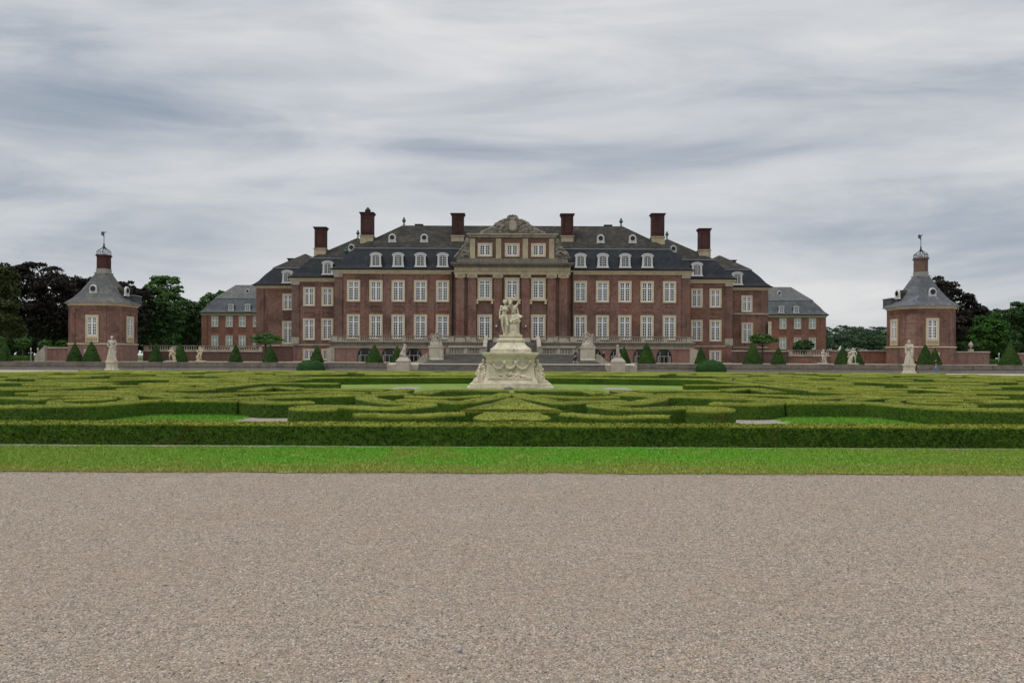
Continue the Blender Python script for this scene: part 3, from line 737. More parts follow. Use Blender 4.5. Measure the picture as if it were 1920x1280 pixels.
# ------------------------------------------------------------------ corner pavilions
def pavilion(s):
    cx, cy = s*58.84, 98.35
    nm = ('octagonal brick pavilion on the left, among dark copper beeches' if s < 0 else 'octagonal brick pavilion with mossy patch on its roof, on the right')
    P = thing('pavilion', nm, 'pavilion', (cx, cy, GZ))
    wx, wy, a = 2.38, 1.95, 1.35
    def octa(g=0.0):
        A, B, q = wx+a+g, wy+a+g, a+g*.59
        return [(cx-A+q, cy-B), (cx+A-q, cy-B), (cx+A, cy-B+q), (cx+A, cy+B-q), (cx+A-q, cy+B), (cx-A+q, cy+B), (cx-A, cy+B-q), (cx-A, cy-B+q)]
    m = MB(); m.prismz(octa(), 3.25, 8.75); m.obj('wall', BRICK, P)
    m = MB(); m.prismz(octa(.12), GZ-.4, 3.2); m.obj('plinth', BRICK_TER if s < 0 else BRICK, P)
    m = MB(); m.prismz(octa(.2), 3.2, 3.36); m.obj('string_course', STONE, P)
    # corner strips and sunk panels
    m = MB(); o = octa(.0)
    for i in range(8):
        p, q = Vector(o[i]), Vector(o[(i+1) % 8]); d = (q-p).normalized(); n = Vector((d.y, -d.x)); L_ = (q-p).length
        for t0, t1 in ((0, .35), (L_-.35, L_)):
            c = [p+d*t0, p+d*t1, p+d*t1+n*.07, p+d*t0+n*.07]; m.prismz([tuple(v) for v in reversed(c)], 3.37, 8.1)
        c = [p, q, q+n*.07, p+n*.07]; m.prismz([tuple(v) for v in reversed(c)], 8.101, 8.6)
    recm = m.mesh('brick_strip', BRICK); recalc(recm); link('brick_strip', recm, P)
    m = MB(); m.loft([[(x, y, 8.62) for x, y in octa(.1)], [(x, y, 8.8) for x, y in octa(.2)], [(x, y, 8.97) for x, y in octa(.45)]]); m.obj('cornice', STONE, P)
    ez, tz = 8.98, 13.45
    prof = [(.55, 0.0), (0.46, .03), (-.45, .16), (-1.2, .36), (-1.85, .63), (-2.55, 1.0)]
    rings = []
    for g, f in prof:
        k = 1 - f
        o = octa(min(g, .5)) if g > 0 else octa(g)
        if g <= 0:
            A = 4.35*(1-f)**1.35*.9 + 1.3*1.0*f + .0
            sc = 1.0
        rings.append((g, f, o))
    def ring(hx, hy, z):
        q = .36*min(hx, hy); return [(cx-hx+q,cy-hy,z),(cx+hx-q,cy-hy,z),(cx+hx,cy-hy+q,z),(cx+hx,cy+hy-q,z),(cx+hx-q,cy+hy,z),(cx-hx+q,cy+hy,z),(cx-hx,cy+hy-q,z),(cx-hx,cy-hy+q,z)]
    RR = []
    for fr, f in ((1.0, 0), (.985, .02), (.78, .18), (.61, .37), (.43, .64), (.2, 1.0)):
        RR.append(ring(4.22*fr if fr > .3 else 4.5*fr, (3.8*fr if fr > .3 else 4.3*fr), ez+f*(tz-ez)))
    m = MB(); m.loft(RR); m.obj('roof', SLATE_P if s < 0 else SLATE_PR, P)
    m = MB(); m.cbox(cx, cy, 1.42, 1.42, tz-.3, 14.1); m.cbox(cx, cy, 1.8, 1.75, tz-.05, tz+.1); ch0 = m.obj('chimney_base', STONE_G, P)
    m = MB(); m.cbox(cx, cy, 1.32, 1.32, 14.1, 15.8); m.sqlathe(cx, cy, [(.66,.66,15.8),(.76,.76,15.9),(.78,.78,16.1)]); m.obj('chimney', BRICK_CHIM if s < 0 else BRICK_CTR, P)
    m = MB(); R_ = .78
    for k in range(16):
        an = 2*math.pi*k/16; sq = 1/max(abs(math.cos(an)), abs(math.sin(an)))
        x, y = cx+R_*math.cos(an)*min(sq, 1.2), cy+R_*math.sin(an)*min(sq, 1.2)
        m.tube([(x,y,16.1),(x,y,16.6)], .03, 5)
    for zz in (16.2, 16.6):
        m.tube([(cx+R_*1.1*math.cos(2*math.pi*k/16), cy+R_*1.1*math.sin(2*math.pi*k/16), zz) for k in range(17)], .04, 5)
    cr = m.obj('railing', LEAD if s < 0 else IRON, P)
    m = MB()
    for k in range(6):
        an = 2*math.pi*k/6+.3
        m.tube([(cx+r*math.cos(an), cy+r*math.sin(an), z) for r, z in ((.84,16.6),(.74,16.8),(.4,16.98),(.13,17.25),(.05,17.5))], .045, 5)
    m.tube([(cx,cy,16.1),(cx,cy,19.4)], .04, 6); m.lathe(cx, cy, [(.03,17.5),(.13,17.65),(.03,17.85)], 8); m.lathe(cx, cy, [(.02,18.7),(.09,18.78),(.02,18.9)], 8)
    va = m.obj('vane_crown', IRON, P)
    m = MB(); m.prism([(cx-.38,19.0),(cx-.1,18.85),(cx+.02,18.95),(cx+.02,19.25),(cx+.28,19.42),(cx+.3,19.5),(cx-.02,19.4),(cx-.2,19.55),(cx-.42,19.35)], cy-.03, cy+.03); m.obj('weather_vane', COPPER, va)
    # windows
    fy = cy-wy-a
    wxp = X(172.6 if s < 0 else 1748, 95)
    def pw(x, y, rz, op=False):
        o = window(P, x, y, 4.25, 1.8, 3.05, t=.24, rt=2, rm=4, sur=STONE, light=(1 if s < 0 else 0), rz=rz)
        q = MB(); frame_ring(q, -.9, .9, -.75, -.003, .16, -.14, 0.0)
        for k in range(5): q.lathe(-.52+k*.26, -.08, [(.05,-.6),(.04,-.52),(.085,-.42),(.04,-.25),(.05,-.16)], 6)
        q.box(-.74, .74, -.012, 0, -.62, -.16)
        link('window_apron', q.mesh('window_apron', STONE), o, (0,0,0)); return o
    pw(wxp, fy-.004, 0)
    pw(cx-s*(wx+a+.004), cy, -s*math.pi/2)
    pw(cx+s*(wx+a+.004), cy, s*math.pi/2)
    round_dormer(P, X(178.5 if s < 0 else 1744, 96.4), 95.95, 10.25, 1.25, 1.4, 2.2)
    round_dormer(P, cx-s*3.3, cy, 10.2, 1.25, 1.4, 2.0, -s*math.pi/2)
    m = MB(); m.box(cx-s*3.0-.7, cx-s*3.0+.7, cy+.9, cy+3.2, 9.1, 10.35); d = m.obj('box_dormer', SLATE_L, P)
    m = MB(); m.box(cx-s*3.0-.8, cx-s*3.0+.8, cy+.8, cy+3.3, 10.352, 10.46); m.obj('dormer_roof', LEAD, d)
    xw = X(162 if s < 0 else 1757.5, fy); m = MB(); m.box(xw-.25, xw+.25, fy-.16, fy-.05, 1.9, 2.5); m.obj('plaque', STONE_W, P)
SLATE_PR = m_slate('mossy_pavilion_slate', (.11,.118,.13), (.145,.152,.165), (.19,.15,.04), .12)
for s in (-1, 1): pavilion(s)

# ------------------------------------------------------------------ garden walls at the castle island
def garden_wall(name, label, xa, xb, y, z1, runs=None, zb=None, mat=None, cop=None):
    W = thing(name, label, 'wall', ((xa+xb)/2, y, GZ))
    m = MB(); m.box(xa, xb, y, y+.6, GZ-.4, z1 if runs is None else zb); m.obj('brickwork', mat or BRICK_OLD, W)
    if runs is None:
        m = MB(); m.box(xa-.05, xb+.05, y-.1, y+.7, z1+.002, z1+.2); m.obj('coping', cop or STONE_T, W)
    else:
        m = MB(); m.box(xa-.05, xb+.05, y-.1, y+.7, zb+.002, zb+.16); m.obj('coping', cop or STONE_T, W)
        n = max(2, int((xb-xa)/4)); xs = [xa+.3+(xb-xa-.6)*k/n for k in range(n+1)]
        balustrade(W, xa, xb, y+.3, zb+.163, z1-zb-.16, [(x, .5) for x in xs])
    return W
yb = 103.0
garden_wall('balustraded_wall', 'dark brick wall topped by a stone balustrade, between the left pavilion and the castle', X(268, yb), X(492, yb), yb, Z(650, yb), True, Z(661.5, yb))
garden_wall('brick_wall', 'plain brick wall closing the balustrade against the left castle wing', X(492.5, yb), X(547, yb), yb, Z(650.5, yb))
garden_wall('brick_wall', 'reddish brick wall running from the right castle wing towards the right pavilion', X(1374, yb), X(1478, yb), yb, Z(655, yb)-.2)
garden_wall('balustraded_wall', 'brick wall with a short stone balustrade behind the putti, right of the castle', X(1478.5, yb), X(1556, yb), yb, Z(654, yb), True, Z(666, yb), BRICK)
garden_wall('brick_wall', 'reddish brick wall joining the right pavilion', X(1556.5, yb), X(1669, yb), yb, Z(655, yb)-.1, mat=BRICK)
garden_wall('low_wall', 'low brick parapet left of the left pavilion', X(82, 97), X(132, 97), 97, Z(653, 97, 100), mat=BRICK_TER)
garden_wall('low_wall', 'low brick parapet with an urn lamp beside the right pavilion', X(1790, 97), X(1855, 97), 97, Z(661, 97, 1800), mat=BRICK_TER)
garden_wall('low_wall', 'low red brick wall behind the rightmost clipped yew', X(1893, 97.5), X(1990, 97.5), 97.5, Z(664, 97.5, 1900), mat=BRICK_TER)
m = MB(); xa, xb = X(58, 95), X(84, 95)
m.loft([[(xa,95,GZ-.1),(xb,95,GZ-.1),(xb,95.4,GZ-.1),(xa,95.4,GZ-.1)], [(xa,95,GZ+.35),(xb,95,3.05),(xb,95.4,3.05),(xa,95.4,GZ+.35)]])
tag(m.obj('stair_parapet', STONE_T), 'sloping stone stair parapet at the foot of the left brick parapet', 'parapet')
x = X(1820, 97.3)
T = thing('urn_lamp', 'stone urn lamp standing on the low brick parapet by the right pavilion', 'urn', (x, 97.3, Z(660, 97, 1820)+.2))
zz = Z(661, 97, 1800)+.205
m = MB(); m.cbox(x, 97.3, .5, .5, zz, zz+.3); m.obj('foot', STONE_W, T)
m = MB(); m.lathe(x, 97.3, [(.1,zz+.3),(.08,zz+.5),(.28,zz+.75),(.3,zz+1.0),(.2,zz+1.15),(.08,zz+1.3),(.02,zz+1.45)], 12); m.obj('urn', STONE_W, T, True)
for px, py, h, lab, cat in ((1873, 668, 1.3, 'slim white post lamp near the rightmost yew', 'lamp'), (58, 664, 1.5, 'slim pale post lamp left of the left pavilion, nearer the edge', 'lamp'), (71, 664, 1.5, 'slim pale post lamp left of the left pavilion, nearer the parapet', 'lamp')):
    x = X(px, 92); T = thing('post_lamp', lab, cat, (x, 92, GZ))
    m = MB(); m.tube([(x,92,GZ),(x,92,GZ+h)], .06, 6); m.obj('post', LEAD, T)
    m = MB(); m.lathe(x, 92, [(.05,GZ+h),(.1,GZ+h+.06),(.09,GZ+h+.25),(.03,GZ+h+.32)], 8); m.obj('lamp_head', STONE_W, T)

# ------------------------------------------------------------------ low retaining wall, garden steps and piers
def retaining(s):
    xi = s*13.9; xo = s*75.0
    a, b_ = min(xi, xo), max(xi, xo)
    W = thing('retaining_wall', 'long low stone retaining wall with a dark coping, %s of the garden steps' % ('left' if s < 0 else 'right'), 'wall', ((a+b_)/2, 77, 0))
    m = MB(); xs = np.linspace(a, b_, 9); r_ = random.Random(4+s)
    m.box(a, b_, 77.0, 77.5, -.1, .42); m.obj('wall', STONE_G, W)
    m = MB(); 
    for q in (.25, .5, .77): m.box(a+(b_-a)*q-.02, a+(b_-a)*q+.02, 76.965, 77.0, 0, .38)
    m.obj('buttress', STONE_T, W)
    m = MB()
    x = a
    while x < b_-.2:
        w = min(r_.uniform(1.1, 2.0), b_-x); j = r_.uniform(-.012, .012)
        m.box(x, x+w-.012, 76.86+j, 77.75, .46+j*.3, .97+j); x += w
    m.box(a, b_, 76.95, 77.7, .4, .47)
    m.obj('coping', STONE_C, W)
for s in (-1, 1): retaining(s)
T = thing('garden_steps', 'long low flight of grey stone steps between two animal statues', 'steps', (0, 76, 0))
n = 5
for i in range(n):
    ya = 75.1+i*.46; m = MB(); m.box(-10.4, 10.4, ya, 78, -.05 if i == 0 else i*GZ/n, (i+1)*GZ/n - (.07 if i == n-1 else 0)); m.obj('step', STEP, T)
    if i == n-1:
        m = MB(); m.box(-10.4, 10.4, ya-.08, 78, GZ-.068, GZ+.01); m.obj('top_tread', STEPN, T)
for s in (-1, 1):
    m = MB(); xa, xb = sorted((s*10.42, s*13.88))
    m.loft([[(xa,75.7,-.05),(xb,75.7,-.05),(xb,78,-.05),(xa,78,-.05)], [(xa,75.7,.8),(xb,75.7,.8),(xb,78,.98),(xa,78,.98)]]); m.obj('side_block', STONE_T, T)

def human(H=1.75, pose=None, body=1.0):
    """joint table in units of height; facing -Y"""
    J = dict(pelvis=(0,0,.53), chest=(0,.005,.72), neck=(0,.01,.825), head=(0,-.01,.925))
    for s, n in ((-1,'r'), (1,'l')):
        J['sh'+n] = (s*.105,.01,.8); J['el'+n] = (s*.135,.015,.635); J['wr'+n] = (s*.14,-.03,.49)
        J['hip'+n] = (s*.052,0,.51); J['kn'+n] = (s*.055,-.01,.285); J['an'+n] = (s*.055,.015,.045)
    J.update(pose or {})
    return {k: Vector(v)*H for k, v in J.items()}
def body_prims(J, H, fingers=True, head=True, legs=True, female=False):
    p = []; h = H
    def c(a, ra, b_, rb): p.append(('c', a, ra*h, b_, rb*h))
    P, C, N, Hd = J['pelvis'], J['chest'], J['neck'], J['head']
    mid = (P+C)/2
    p.append(('s', P, (.082*h, .06*h, .07*h))); p.append(('s', mid, (.068*h, .05*h, .085*h))); p.append(('s', C, (.088*h, .06*h, .1*h)))
    c(C, .05, N, .032); c(N, .03, Hd, .035)
    if female:
        for s in (-1, 1): p.append(('s', C+Vector((s*.04*h, -.05*h, -.005*h)), .032*h))
    for n in 'rl':
        c(C+Vector((0,0,.05*h)), .04, J['sh'+n], .034); c(J['sh'+n], .034, J['el'+n], .025); c(J['el'+n], .025, J['wr'+n], .017)
        d = (J['wr'+n]-J['el'+n]).normalized(); w = J['wr'+n]; sd = d.orthogonal().normalized(); up = d.cross(sd)
        c(w, .016, w+d*.045*h, .02)
        if fingers:
            for k in range(4):
                o = sd*((k-1.5)*.0105*h); L_ = (.038, .045, .043, .033)[k]*h
                a = w+d*.05*h+o; b_ = a+d*L_*.55+up*.004*h; e = b_+d*L_*.4+up*.014*h
                c(a, .0058, b_, .0052); c(b_, .0052, e, .0045)
            a = w+d*.018*h-sd*.016*h; c(a, .0065, a+d*.03*h-sd*.018*h+up*.008*h, .005)
        if legs:
            c(P*.4+J['hip'+n]*.6, .055, J['hip'+n], .052); c(J['hip'+n], .052, J['kn'+n], .034); c(J['kn'+n], .033, J['kn'+n]*.6+J['an'+n]*.4+Vector((0,.008*h,0)), .034); c(J['kn'+n]*.6+J['an'+n]*.4, .033, J['an'+n], .02)
            f = J['an'+n]; c(f+Vector((0,.012*h,-.025*h)), .018, f+Vector((0,-.085*h,-.03*h)), .014)
    if head:
        p.append(('s', Hd, (.043*h, .052*h, .065*h))); p.append(('s', Hd+Vector((0,-.012*h,-.035*h)), (.033*h,.038*h,.03*h)))
        p.append(('s', Hd+Vector((0,-.055*h,-.008*h)), (.008*h,.014*h,.016*h)))
        p.append(('s', Hd+Vector((0,-.047*h,-.034*h)), (.016*h,.008*h,.006*h)))
        for s in (-1, 1): p.append(('s', Hd+Vector((s*.045*h,.0,-.004*h)), (.006*h,.012*h,.018*h)))
    return p
def place(prims, loc, yaw=0.0, sc=1.0):
    M = Matrix.Translation(Vector(loc)) @ Matrix.Rotation(yaw, 4, 'Z') @ Matrix.Scale(sc, 4)
    R3 = Matrix.Rotation(yaw, 3, 'Z')
    o = []
    for q in prims:
        if q[0] == 's':
            r = q[2]; r = (r,r,r) if isinstance(r, (int, float)) else r
            # keep ellipsoids axis aligned in the body frame
            o.append(('s', M @ Vector(q[1]), tuple(v*sc for v in r), (yaw, 'Z')) if len(q) < 4 else ('s', M @ Vector(q[1]), tuple(v*sc for v in r), q[3]))
        elif q[0] == 'c': o.append(('c', M @ Vector(q[1]), q[2]*sc, M @ Vector(q[3]), q[4]*sc))
        elif q[0] == 'l': o.append(('l', [(M @ Vector(c), rx*sc, ry*sc) for c, rx, ry in q[1]]))
    return o
def robe(H, z0, z1, r0, r1, folds, seed, cx=0.0):
    """draped skirt: a tapering body with hanging folds"""
    r_ = random.Random(seed); p = [('l', [((cx*(1-k/6), 0, z0+(z1-z0)*k/6), r0+(r1-r0)*k/6, (r0+(r1-r0)*k/6)*.8) for k in range(7)])]
    for k in range(folds):
        a = 2*math.pi*k/folds+r_.uniform(-.15, .15); d = r_.uniform(-.3, .3)
        p.append(('c', (cx+r0*math.cos(a), r0*.8*math.sin(a), z0+.03), .042*H, (r1*math.cos(a+d), r1*.8*math.sin(a+d), z1-r_.uniform(0, .15)*H), .02*H))
    return p

# garden statues on pedestals
def draped_statue(px, py, ytop, label, seed, mat, Dd, yaw, arms, hgt=None, hood=False):
    x = X(px, Dd); Hs = (Z(ytop, Dd, px)-1.12) if hgt is None else hgt
    T = thing('garden_statue', label, 'statue', (x, Dd, 0))
    m = MB(); m.sqlathe(x, Dd, [(.62,.62,-.02),(.62,.62,.1),(.54,.54,.13),(.44,.44,.3),(.4,.4,.42),(.38,.38,.85),(.43,.43,.9),(.46,.46,1.0),(.42,.42,1.12)])
    m.obj('pedestal', STONE_W, T)
    J = human(Hs, arms); P = body_prims(J, Hs, True, True, False, True)
    P += robe(Hs, 0.0, .5*Hs, .15*Hs, .085*Hs, 11, seed)
    P.append(('c', (-.09*Hs,-.03*Hs,.78*Hs), .025*Hs, (.1*Hs,-.06*Hs,.5*Hs), .03*Hs))
    P.append(('c', (.1*Hs,.05*Hs,.78*Hs), .03*Hs, (.1*Hs,.05*Hs,.3*Hs), .05*Hs))
    P.append(('s', J['head']+Vector((0,.02*Hs,.02*Hs)), (.05*Hs,.055*Hs,.055*Hs)))
    if hood: P += [('c', J['head']+Vector((0,.03*Hs,0)), .05*Hs, J['chest']+Vector((0,.05*Hs,0)), .08*Hs), ('c', (.12*Hs,0,.75*Hs), .05*Hs, (.1*Hs,-.02*Hs,.35*Hs), .06*Hs), ('c', (-.12*Hs,0,.75*Hs), .045*Hs, (-.1*Hs,-.02*Hs,.45*Hs), .05*Hs)]
    blob('figure', place(P, (x, Dd, 1.1), yaw), .028, mat, T, 2)
draped_statue(209.5, 693, 629, 'pale stone draped woman with hands at her waist, on the left pedestal', 1, STONE_S, 72.5, .25, dict(elr=(-.17,.02,.66), wrr=(-.07,-.06,.56), ell=(.18,.02,.66), wrl=(.08,-.07,.6)))
draped_statue(1704.5, 700, 637, 'pale stone cloaked figure on a pedestal beside walking visitors, right of the parterre', 2, STONE_S, 71.5, -.5, dict(elr=(-.13,-.03,.64), wrr=(-.03,-.1,.68), ell=(.14,0,.63), wrl=(.1,-.08,.52)), None, True)

def putto(px, ytop, ybase, label, seed, mat, face):
    Dd = 77.35; x = X(px, Dd); zb = .98; Hs = Z(ytop, Dd, px)-zb-.12
    T = thing('putto_statue', label, 'statue', (x, Dd, zb)); r_ = random.Random(seed)
    m = MB(); m.sqlathe(x, Dd, [(.5,.3,zb-.005),(.5,.3,zb+.1),(.42,.28,zb+.16)]); m.obj('plinth', STONE_W if seed != 4 else STONE_Y, T)
    Hc = Hs*1.02; sg = face
    J = human(Hc, dict(head=(sg*.03,-.02,.9), knr=(-.11,-.12,.3), anr=(-.09,.02,.06), knl=(.1,-.1,.27), anl=(.12,-.03,.05), elr=(-.2,-.06,.66), wrr=(-.12*sg-.05,-.16,.72), ell=(.2,-.02,.62), wrl=(.14,-.15,.56)))
    P = body_prims(J, Hc*1.0, True, True, True)
    P += [('s', J['head'], .085*Hc), ('s', J['pelvis'], .12*Hc), ('s', J['chest'], (.115*Hc,.09*Hc,.12*Hc))]
    P += [('c', (sg*.22*Hc,.05,.02), .13*Hc, (sg*.14*Hc,.04,.42*Hc), .1*Hc)]     # supporting trunk
    for k in range(12): P.append(('s', (sg*.17*Hc+r_.uniform(-.12,.12)*Hc, r_.uniform(-.1,.1)*Hc, r_.uniform(.1,.75)*Hc), r_.uniform(.04,.07)*Hc))
    P += [('c', (-.1*Hc,-.02,.5*Hc), .05*Hc, (.12*Hc,-.08*Hc,.42*Hc), .05*Hc)]
    blob('figure', place(P, (x, Dd, zb+.14), .3*sg), .026, mat, T, 1)
putto(321, 651.5, 675, 'sandy stone putto with raised arm on the retaining wall, nearer the left pavilion', 3, STONE_Y, 1)
putto(376, 650.5, 680, 'yellowed stone putto leaning on a trunk, on the retaining wall nearer the castle', 4, STONE_Y, -1)
putto(1543, 655.5, 680, 'pale stone putto on the right retaining wall, nearer the castle', 5, STONE_S, 1)
putto(1600, 652.5, 680, 'pale stone pair of clinging putti before a clipped yew, nearer the right pavilion', 6, STONE_S, -1)

def animal_pier(px, label, face, seed):
    Dd = 74.2; x = X(px, Dd); y = Dd+.8
    T = thing('animal_statue', label, 'statue', (x, y, 0))
    m = MB(); m.sqlathe(x, y, [(.72,.7,-.02),(.72,.7,1.05),(.67,.65,1.12),(.74,.72,1.18),(.7,.68,1.26),(.54,.52,1.48),(.38,.38,1.62),(.4,.4,1.74)]); m.obj('pier', STONE_P, T)
    P = [('s', (-.12,0,.28), (.26,.2,.27)), ('c', (-.1,0,.3), .21, (.1,0,.85), .17), ('c', (.1,0,.85), .16, (.13,0,1.1), .11),
         ('s', (.14,0,1.2), (.14,.12,.14)), ('c', (.2,0,1.18), .08, (.34,0,1.13), .055), ('s', (.06,.09,1.3), (.05,.03,.09)), ('s', (.06,-.09,1.3), (.05,.03,.09))]
    for sy in (-1, 1):
        P += [('c', (.13,.1*sy,.78), .075, (.2,.1*sy,.08), .055), ('c', (.19,.1*sy,.06), .055, (.32,.1*sy,.04), .05), ('s', (-.08,.16*sy,.2), (.24,.1,.18)), ('c', (-.02,.2*sy,.06), .06, (.22,.2*sy,.05), .05)]
    P += [('c', (-.34,0,.1), .06, (-.42,.12,.3), .03)]
    yaw = 0 if face > 0 else -math.pi/2-.5
    blob('animal', place(P, (x, y, 1.73), yaw), .03, STONE_S if seed == 1 else STONE_T, T, 2)
animal_pier(754.3, 'seated stone hound looking right on a square pier, left end of the garden steps', 1, 1)
animal_pier(1160.8, 'seated stone hound looking outward on a stained pier, right end of the garden steps', -1, 2)

def stair_group(s, label):
    Dd = 88.0; x = s*9.75
    T = thing('trophy_group', label, 'statue', (x, Dd, GZ)); r_ = random.Random(11+s)
    z1 = 3.05
    m = MB(); m.sqlathe(x, Dd, [(.98,.9,GZ-.1),(.98,.9,GZ+.5),(.88,.8,GZ+.65),(.85,.78,z1-.25),(.93,.86,z1-.2),(.93,.86,z1)]); m.obj('pedestal', STONE_W, T)
    P = []
    pts = [(0,0),(0,1.3),(.5,1.15),(.9,.75),(1.3,.35),(2.0,.12),(2.1,0)]
    m = MB(); m.prism([(x+s*(1.0+a), GZ-.05+b_) for a, b_ in (pts if s > 0 else pts[::-1])], Dd-1.15, Dd-.2); me = m.mesh('ramp_scroll', STONE_T); recalc(me); link('ramp_scroll', me, T)
    for k in range(2):      # two figures entwined with trophies
        J = human(1.75, dict(head=((k-.5)*.2,-.08,.9), wrr=(-.3,-.1,.75+.15*k), elr=(-.22,-.08,.68), wrl=(.28,-.12,.5), ell=(.2,-.02,.6), knr=(-.1,-.2,.33), knl=(.12,-.16,.3), anr=(-.12,.05,.06), anl=(.18,-.05,.06)))
        P += place(body_prims(J, 1.5, True, True, True), ((k-.5)*.7, .1*k, .0), .5*(k-.5))
    for k in range(150):
        a = r_.uniform(0, 2*math.pi); zz = min(abs(r_.gauss(.45, .5)), 1.7); rr = max(.12, .95-.48*zz)*r_.uniform(.5, 1)
        P.append(('s', (rr*math.cos(a), .8*rr*math.sin(a), zz), (r_.uniform(.05,.15), r_.uniform(.05,.14), r_.uniform(.06,.16)), (r_.uniform(-1,1), 'Y')))
    for k in range(7):
        a = r_.uniform(-1.2, 1.2); P.append(('c', (.3*math.sin(a),-.3,.5), .06, (1.0*math.sin(a),-.3,1.0+.75*math.cos(a)), .04))
    P += [('s', (-.1*s,-.1,1.72), .15), ('c', (-.1*s,0,1.2), .2, (-.1*s,-.05,1.6), .12)]
    P.append(('l', [((0,0,-.02),.84,.78),((0,0,.35),.75,.68),((0,0,.7),.42,.4)]))
    blob('carving', place(P, (x, Dd, z1), 0), .035, STONE_T, T, 0)
stair_group(-1, 'weathered stone trophy carving on a pedestal, left side of the castle steps')
stair_group(1, 'weathered stone trophy carving on a pedestal, behind the man in shorts')

# ------------------------------------------------------------------ the monument on the lawn
def q(px, py, dy=0.0): return Vector(((px-960)*.0297, dy, 1.75-(py-668)*.0297))
MY = 38.0
mon = thing('monument', 'tall cream stone monument of an embracing couple above seated figures', 'monument', (0, MY, 0))
m = MB(); m.cbox(-.08, MY, 4.62, 3.9, -.03, .12); m.cbox(-.08, MY, 4.35, 3.6, .123, .3); m.obj('base_step', STONE_M, mon)
cx = -.09
m = MB(); m.sqlathe(cx, MY, [(1.5,1.25,.302),(1.46,1.2,.45),(1.36,1.12,.6),(1.29,1.08,.85),(1.28,1.07,1.4),(1.32,1.1,1.48),(1.3,1.1,1.64)]); m.obj('pedestal', STONE_M, mon)
m = MB(); m.sqlathe(cx, MY, [(1.32,1.12,1.642),(1.36,1.16,1.72),(1.5,1.3,1.84),(1.52,1.32,1.95),(1.44,1.24,1.965)]); m.obj('cornice', STONE_M, mon)
m = MB(); m.sqlathe(cx+.02, MY, [(1.12,.95,1.967),(1.12,.95,2.14),(1.04,.88,2.2),(.86,.74,2.34),(.74,.64,2.5),(.72,.62,2.58),(.76,.66,2.585),(.76,.66,2.68),(.62,.56,2.72),(.6,.55,2.84),(.64,.58,2.845),(.64,.58,2.93)]); m.obj('stepped_top', STONE_M, mon)
P = []
yf = -1.1
for xa, xb, dz in ((-1.05,-.4,.0),(-.4,.22,.06),(.22,.95,.0)):
    for k in range(13):
        t = k/12; P.append(('s', (xa+(xb-xa)*t, yf-.03, 1.42-.34*(1-(2*t-1)**2)+dz*.3), .05+.035*math.sin(math.pi*t)))
for xx in (-.4, .22):
    P += [('s', (xx, yf-.05, 1.42), (.12,.1,.14)), ('c', (xx-.05,yf-.04,1.3), .05, (xx-.15,yf-.02,.98), .02), ('c', (xx+.05,yf-.04,1.3), .05, (xx+.12,yf-.02,1.02), .02)]
for xx in (-1.12, 1.0): P.append(('s', (xx, yf-.02, 1.46), .1))
blob('garland', place(P, (cx+.08, MY, 0)), .022, STONE_M, mon, 1)
r_ = random.Random(21); P = [('b', (-1.1+cx, 1.1+cx, MY-1.2, MY-1.05, .5, .58))]
for k in range(70):
    u = r_.uniform(-1, 1); P.append(('s', (cx+u*1.2, MY-1.13-.05*r_.random(), .55+r_.random()*.32*(1-abs(u)**1.5)), (r_.uniform(.05,.1), .07, r_.uniform(.04,.09))))
blob('relief', P, .025, STONE_M, mon, 1)
for s in (-1, 1):
    P = []
    Hh = 1.35
    J = {k: Vector(v) for k, v in dict(pelvis=(.0,0,.42), chest=(s*.02,-.02,.78), neck=(0,-.03,1.0), head=(-s*.02,-.08,1.17), shr=(-.17,0,.95), elr=(-.24,-.12,.7), wrr=(-.08,-.26,.62), shl=(.17,0,.95), ell=(.24,-.1,.68), wrl=(.1,-.24,.5),
         hipr=(-.09,-.05,.4), knr=(-.14,-.4,.45), anr=(-.13,-.36,.08), hipl=(.09,-.05,.4), knl=(.17,-.36,.4), anl=(.2,-.28,.06)).items()}
    P += body_prims(J, 1.55, True, True, True)
    P += [('s', J['head']+Vector((0,.02,.03)), (.1,.11,.11)), ('c', (0,.05,.3), .3, (0,.08,.9), .2), ('c', (0,.1,0.05), .45, (0,.1,.3), .34)]
    for k in range(46):
        zz = r_.random(); rr = .55-.3*zz
        a = r_.uniform(math.pi, 2*math.pi); P.append(('s', (rr*math.cos(a), .6*rr*math.sin(a), zz*.85), r_.uniform(.04,.1)))
    for k in range(8): P.append(('c', (-.3+.08*k, -.2-.15*r_.random(), .55), .05, (-.42+.11*k, -.35, .03), .06))
    P.append(('c', (s*.15, -.05, .1), .25, (s*.5, -.1, .04), .12))
    blob('seated_figure', place(P, (cx+s*1.52, MY-.45, .3), -s*.35), .026, STONE_M, mon, 1)
# standing woman
Hf = 1.97
J = human(Hf, dict(pelvis=(-.03,0,.53), chest=(.0,-.01,.72), neck=(.015,0,.83), head=(-.0,-.02,.915), shr=(-.1,0,.8), elr=(-.14,.03,.65), wrr=(-.15,-.03,.515), shl=(.11,.0,.81), ell=(.17,-.04,.9), wrl=(.2,-.08,.97),
                  knr=(-.075,-.02,.28), anr=(-.03,.02,.04), hipr=(-.08,0,.51), hipl=(.03,-.01,.51), knl=(.07,-.07,.28), anl=(.02,.01,.05)))
P = body_prims(J, Hf, True, True, True, True)
P += [('s', J['head']+Vector((0,.03,.03)), (.1,.12,.11)), ('s', J['head']+Vector((-.02,.09,-.02)), (.09,.08,.09))]
P += [('c', (.1,.05,1.05), .07, (.16,.1,.05), .12), ('c', (.2,-.1,1.36), .028, (-.0,-.13,1.33), .024)]
for k in range(14): P.append(('s', J['head']+Vector((.1*math.cos(k*2.4), .03+.07*math.sin(k*1.7), .05+.05*math.cos(k))), .035))
blob('standing_woman', place(P, (-.4, MY-.22, 2.93), .12), .024, STONE_M, mon, 1)
